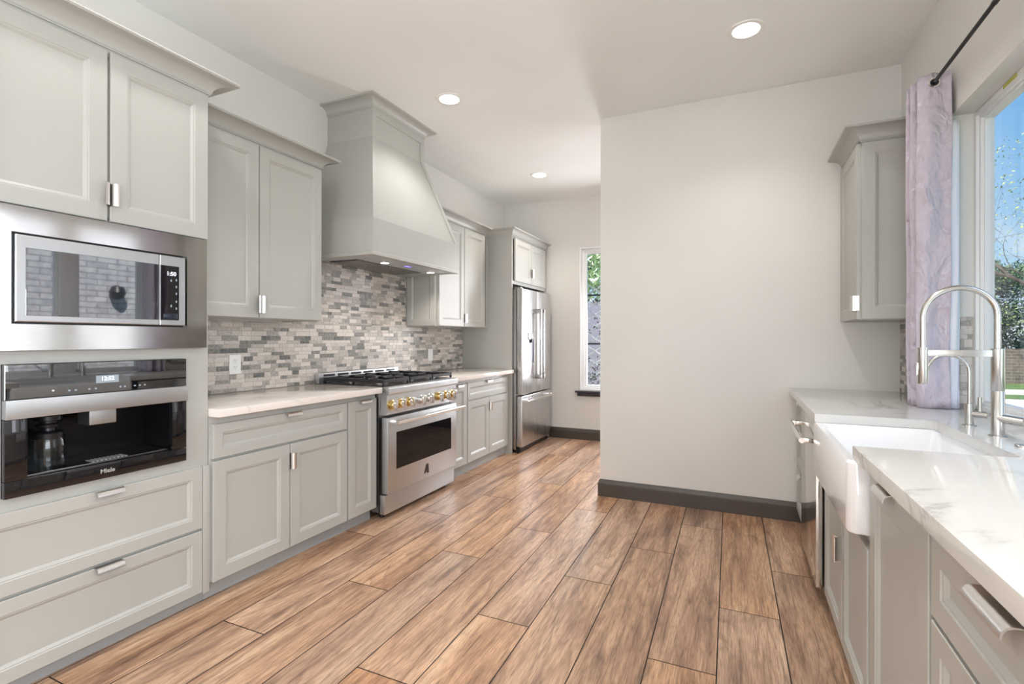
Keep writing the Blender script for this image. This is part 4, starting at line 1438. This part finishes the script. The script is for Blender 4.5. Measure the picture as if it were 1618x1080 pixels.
def leaves(g, c, rx, ry, rz, n, size, rnd):
    for _ in range(n):
        while True:
            p = Vector((rnd.uniform(-1, 1), rnd.uniform(-1, 1), rnd.uniform(-1, 1)))
            if p.length <= 1: break
        p = Vector((c[0] + p.x * rx, c[1] + p.y * ry, c[2] + p.z * rz))
        a = Vector((rnd.gauss(0, 1), rnd.gauss(0, 1), rnd.gauss(0, 1))).normalized()
        b = a.orthogonal().normalized()
        s = size * rnd.uniform(0.6, 1.3)
        g.face([p - a * s, p + b * s * 0.5, p + a * s, p - b * s * 0.5])


def branch(g, p, d, ln, r, depth, rnd, tips):
    pts = [p]; rad = [r]
    q = p.copy(); dd = d.copy()
    n = 4
    for i in range(n):
        dd = (dd + Vector((rnd.gauss(0, 0.22), rnd.gauss(0, 0.22), rnd.gauss(0.02, 0.16)))).normalized()
        q = q + dd * ln / n
        pts.append(q.copy()); rad.append(r * (1 - 0.45 * (i + 1) / n))
    g.tube(pts, rad, 6, False)
    if depth == 0:
        tips.append(q); return
    for k in range(3 if depth > 1 else 4):
        i = rnd.choice((2, 3, 4, 4))
        nd = (dd + Vector((rnd.gauss(0, 0.75), rnd.gauss(0, 0.75), rnd.gauss(0.12, 0.45)))).normalized()
        branch(g, pts[i], nd, ln * rnd.uniform(0.6, 0.82), rad[i] * 0.62, depth - 1, rnd, tips)


def oak(x, y, h, seed, label, lean=(0, 0)):
    rnd = random.Random(seed)
    t = thing('oak_tree', label, 'tree', (x, y, GZ))
    g = G(); tips = []
    base = Vector((x, y, GZ))
    g.tube([base, base + Vector((0.1, 0, h * 0.15)), base + Vector((lean[0], lean[1], h * 0.3))], [0.30, 0.24, 0.2], 10, False)
    for k in range(8):
        a = k / 8 * 2 * PI + rnd.random()
        branch(g, base + Vector((lean[0], lean[1], h * (0.22 + 0.015 * k))), Vector((math.cos(a), math.sin(a), 0.75)).normalized(), h * 0.28, 0.062, 4, rnd, tips)
    g.build('trunk', 'bark', t, 60)
    g = G()
    for p in tips:
        leaves(g, p, 0.36, 0.36, 0.30, 9, 0.045, rnd)
    g.build('foliage', 'leaf_b', t, 0, recalc=False)


oak(8.6, 20.4, 9.5, 23, 'bare branched oak tree with sparse pale leaves seen through the right window')
for i, (x, y, rx, rz, m, lab) in enumerate(((9.7, 27.4, 1.7, 3.3, 'leaf_a', 'dark green bush behind the low brick wall in the middle of the window view'), (13.6, 31.8, 2.2, 4.0, 'leaf_a', 'large dark green bush at the right edge of the window view'))):
    rnd = random.Random(40 + i)
    t = thing('bush', lab, 'bush', (x, y, GZ))
    g = G()
    for _ in range(16):
        c = (x + rnd.uniform(-1, 1) * rx * 0.7, y + rnd.uniform(-1, 1) * 0.8, GZ + 0.4 + rnd.random() * rz * 1.2)
        leaves(g, c, 0.8, 0.7, 0.7, 750, 0.075, rnd)
    g.build('foliage', m, t, 0, recalc=False)
    G().tube([(x, y, GZ), (x + 0.1, y, GZ + 1.2)], [0.15, 0.08], 8).build('stem', 'bark', t)
tag(G().box(3, 24, 21.0, 21.25, GZ, 0.95).build('garden_wall', 'fence'), 'low brown brick garden wall beyond the lawn outside the window', 'wall')

# lattice with a vine outside the far window
la = thing('lattice_screen', 'white diagonal lattice screen outside the narrow far window', 'lattice', (-1.4, 6.75, GZ))
g = G()
X0, X1, Z0, Z1 = -2.4, -0.3, GZ, 2.0
for s in (1, -1):
    c = -6.0
    while c < 6.0:
        # line z = s*0.62*(x - c)
        pts = []
        for x in (X0, X1):
            pts.append((x, s * 0.62 * (x - c)))
        (xa, za), (xb, zb) = pts
        def clip(zl, xa, za, xb, zb):
            return xa + (zl - za) * (xb - xa) / (zb - za)
        if max(za, zb) > Z0 and min(za, zb) < Z1:
            if za > zb: xa, za, xb, zb = xb, zb, xa, za
            if za < Z0: xa, za = clip(Z0, xa, za, xb, zb), Z0
            if zb > Z1: xb, zb = clip(Z1, xa, za, xb, zb), Z1
            g.tube([(xa, 6.75 + 0.008 * s, za), (xb, 6.75 + 0.008 * s, zb)], 0.011, 6)
        c += 0.27
g.build('slats', 'white_trim', la, 60)
for z in (1.18, 1.845):
    G().box(X0, X1, 6.72, 6.74, z - 0.012, z + 0.012).build('rail', 'sill', la)
for x in (X0, X1):
    G().box(x - 0.03, x + 0.03, 6.72, 6.78, GZ, 2.02).build('post', 'white_trim', la)
vn = thing('vine', 'dark leaved climbing vine on the lattice outside the far window', 'vine', (-1.5, 6.70, GZ))
rnd = random.Random(5)
g = G()
for _ in range(110):
    leaves(g, (rnd.uniform(-2.15, -1.2), 6.63, rnd.uniform(0.3, 2.6)), 0.07, 0.03, 0.05, 9, 0.019, rnd)
g.build('foliage', 'leaf_d', vn, 0, recalc=False)
g = G()
for k in range(3):
    p = Vector((-2.1 + 0.55 * k, 6.65, GZ)); P = [p.copy()]
    while p.z < 2.9:
        p = p + Vector((rnd.uniform(-0.13, 0.13), 0, 0.18)); P.append(p.copy())
    g.tube(P, 0.003, 6)
g.build('stem', 'bark', vn, 60)
tag(G().box(-6, 1.0, 9.4, 9.6, GZ, 1.95).build('neighbour_wall', 'stucco'), 'pale violet stucco wall beyond the lattice outside the far window', 'wall')

rnd = random.Random(77)
t = thing('tree', 'pale green leafy tree above the stucco wall outside the far window', 'tree', (-3.2, 13.5, GZ))
g = G()
for _ in range(26):
    leaves(g, (-3.2 + rnd.uniform(-2.2, 2.2), 13.5 + rnd.uniform(-0.8, 0.8), 2.6 + rnd.uniform(-0.6, 2.2)), 0.8, 0.6, 0.7, 260, 0.10, rnd)
g.build('foliage', 'leaf_c', t, 0, recalc=False)
G().tube([(-3.2, 13.5, GZ), (-3.1, 13.5, 1.5), (-3.3, 13.5, 3.0)], [0.16, 0.13, 0.08], 10).build('trunk', 'bark', t)
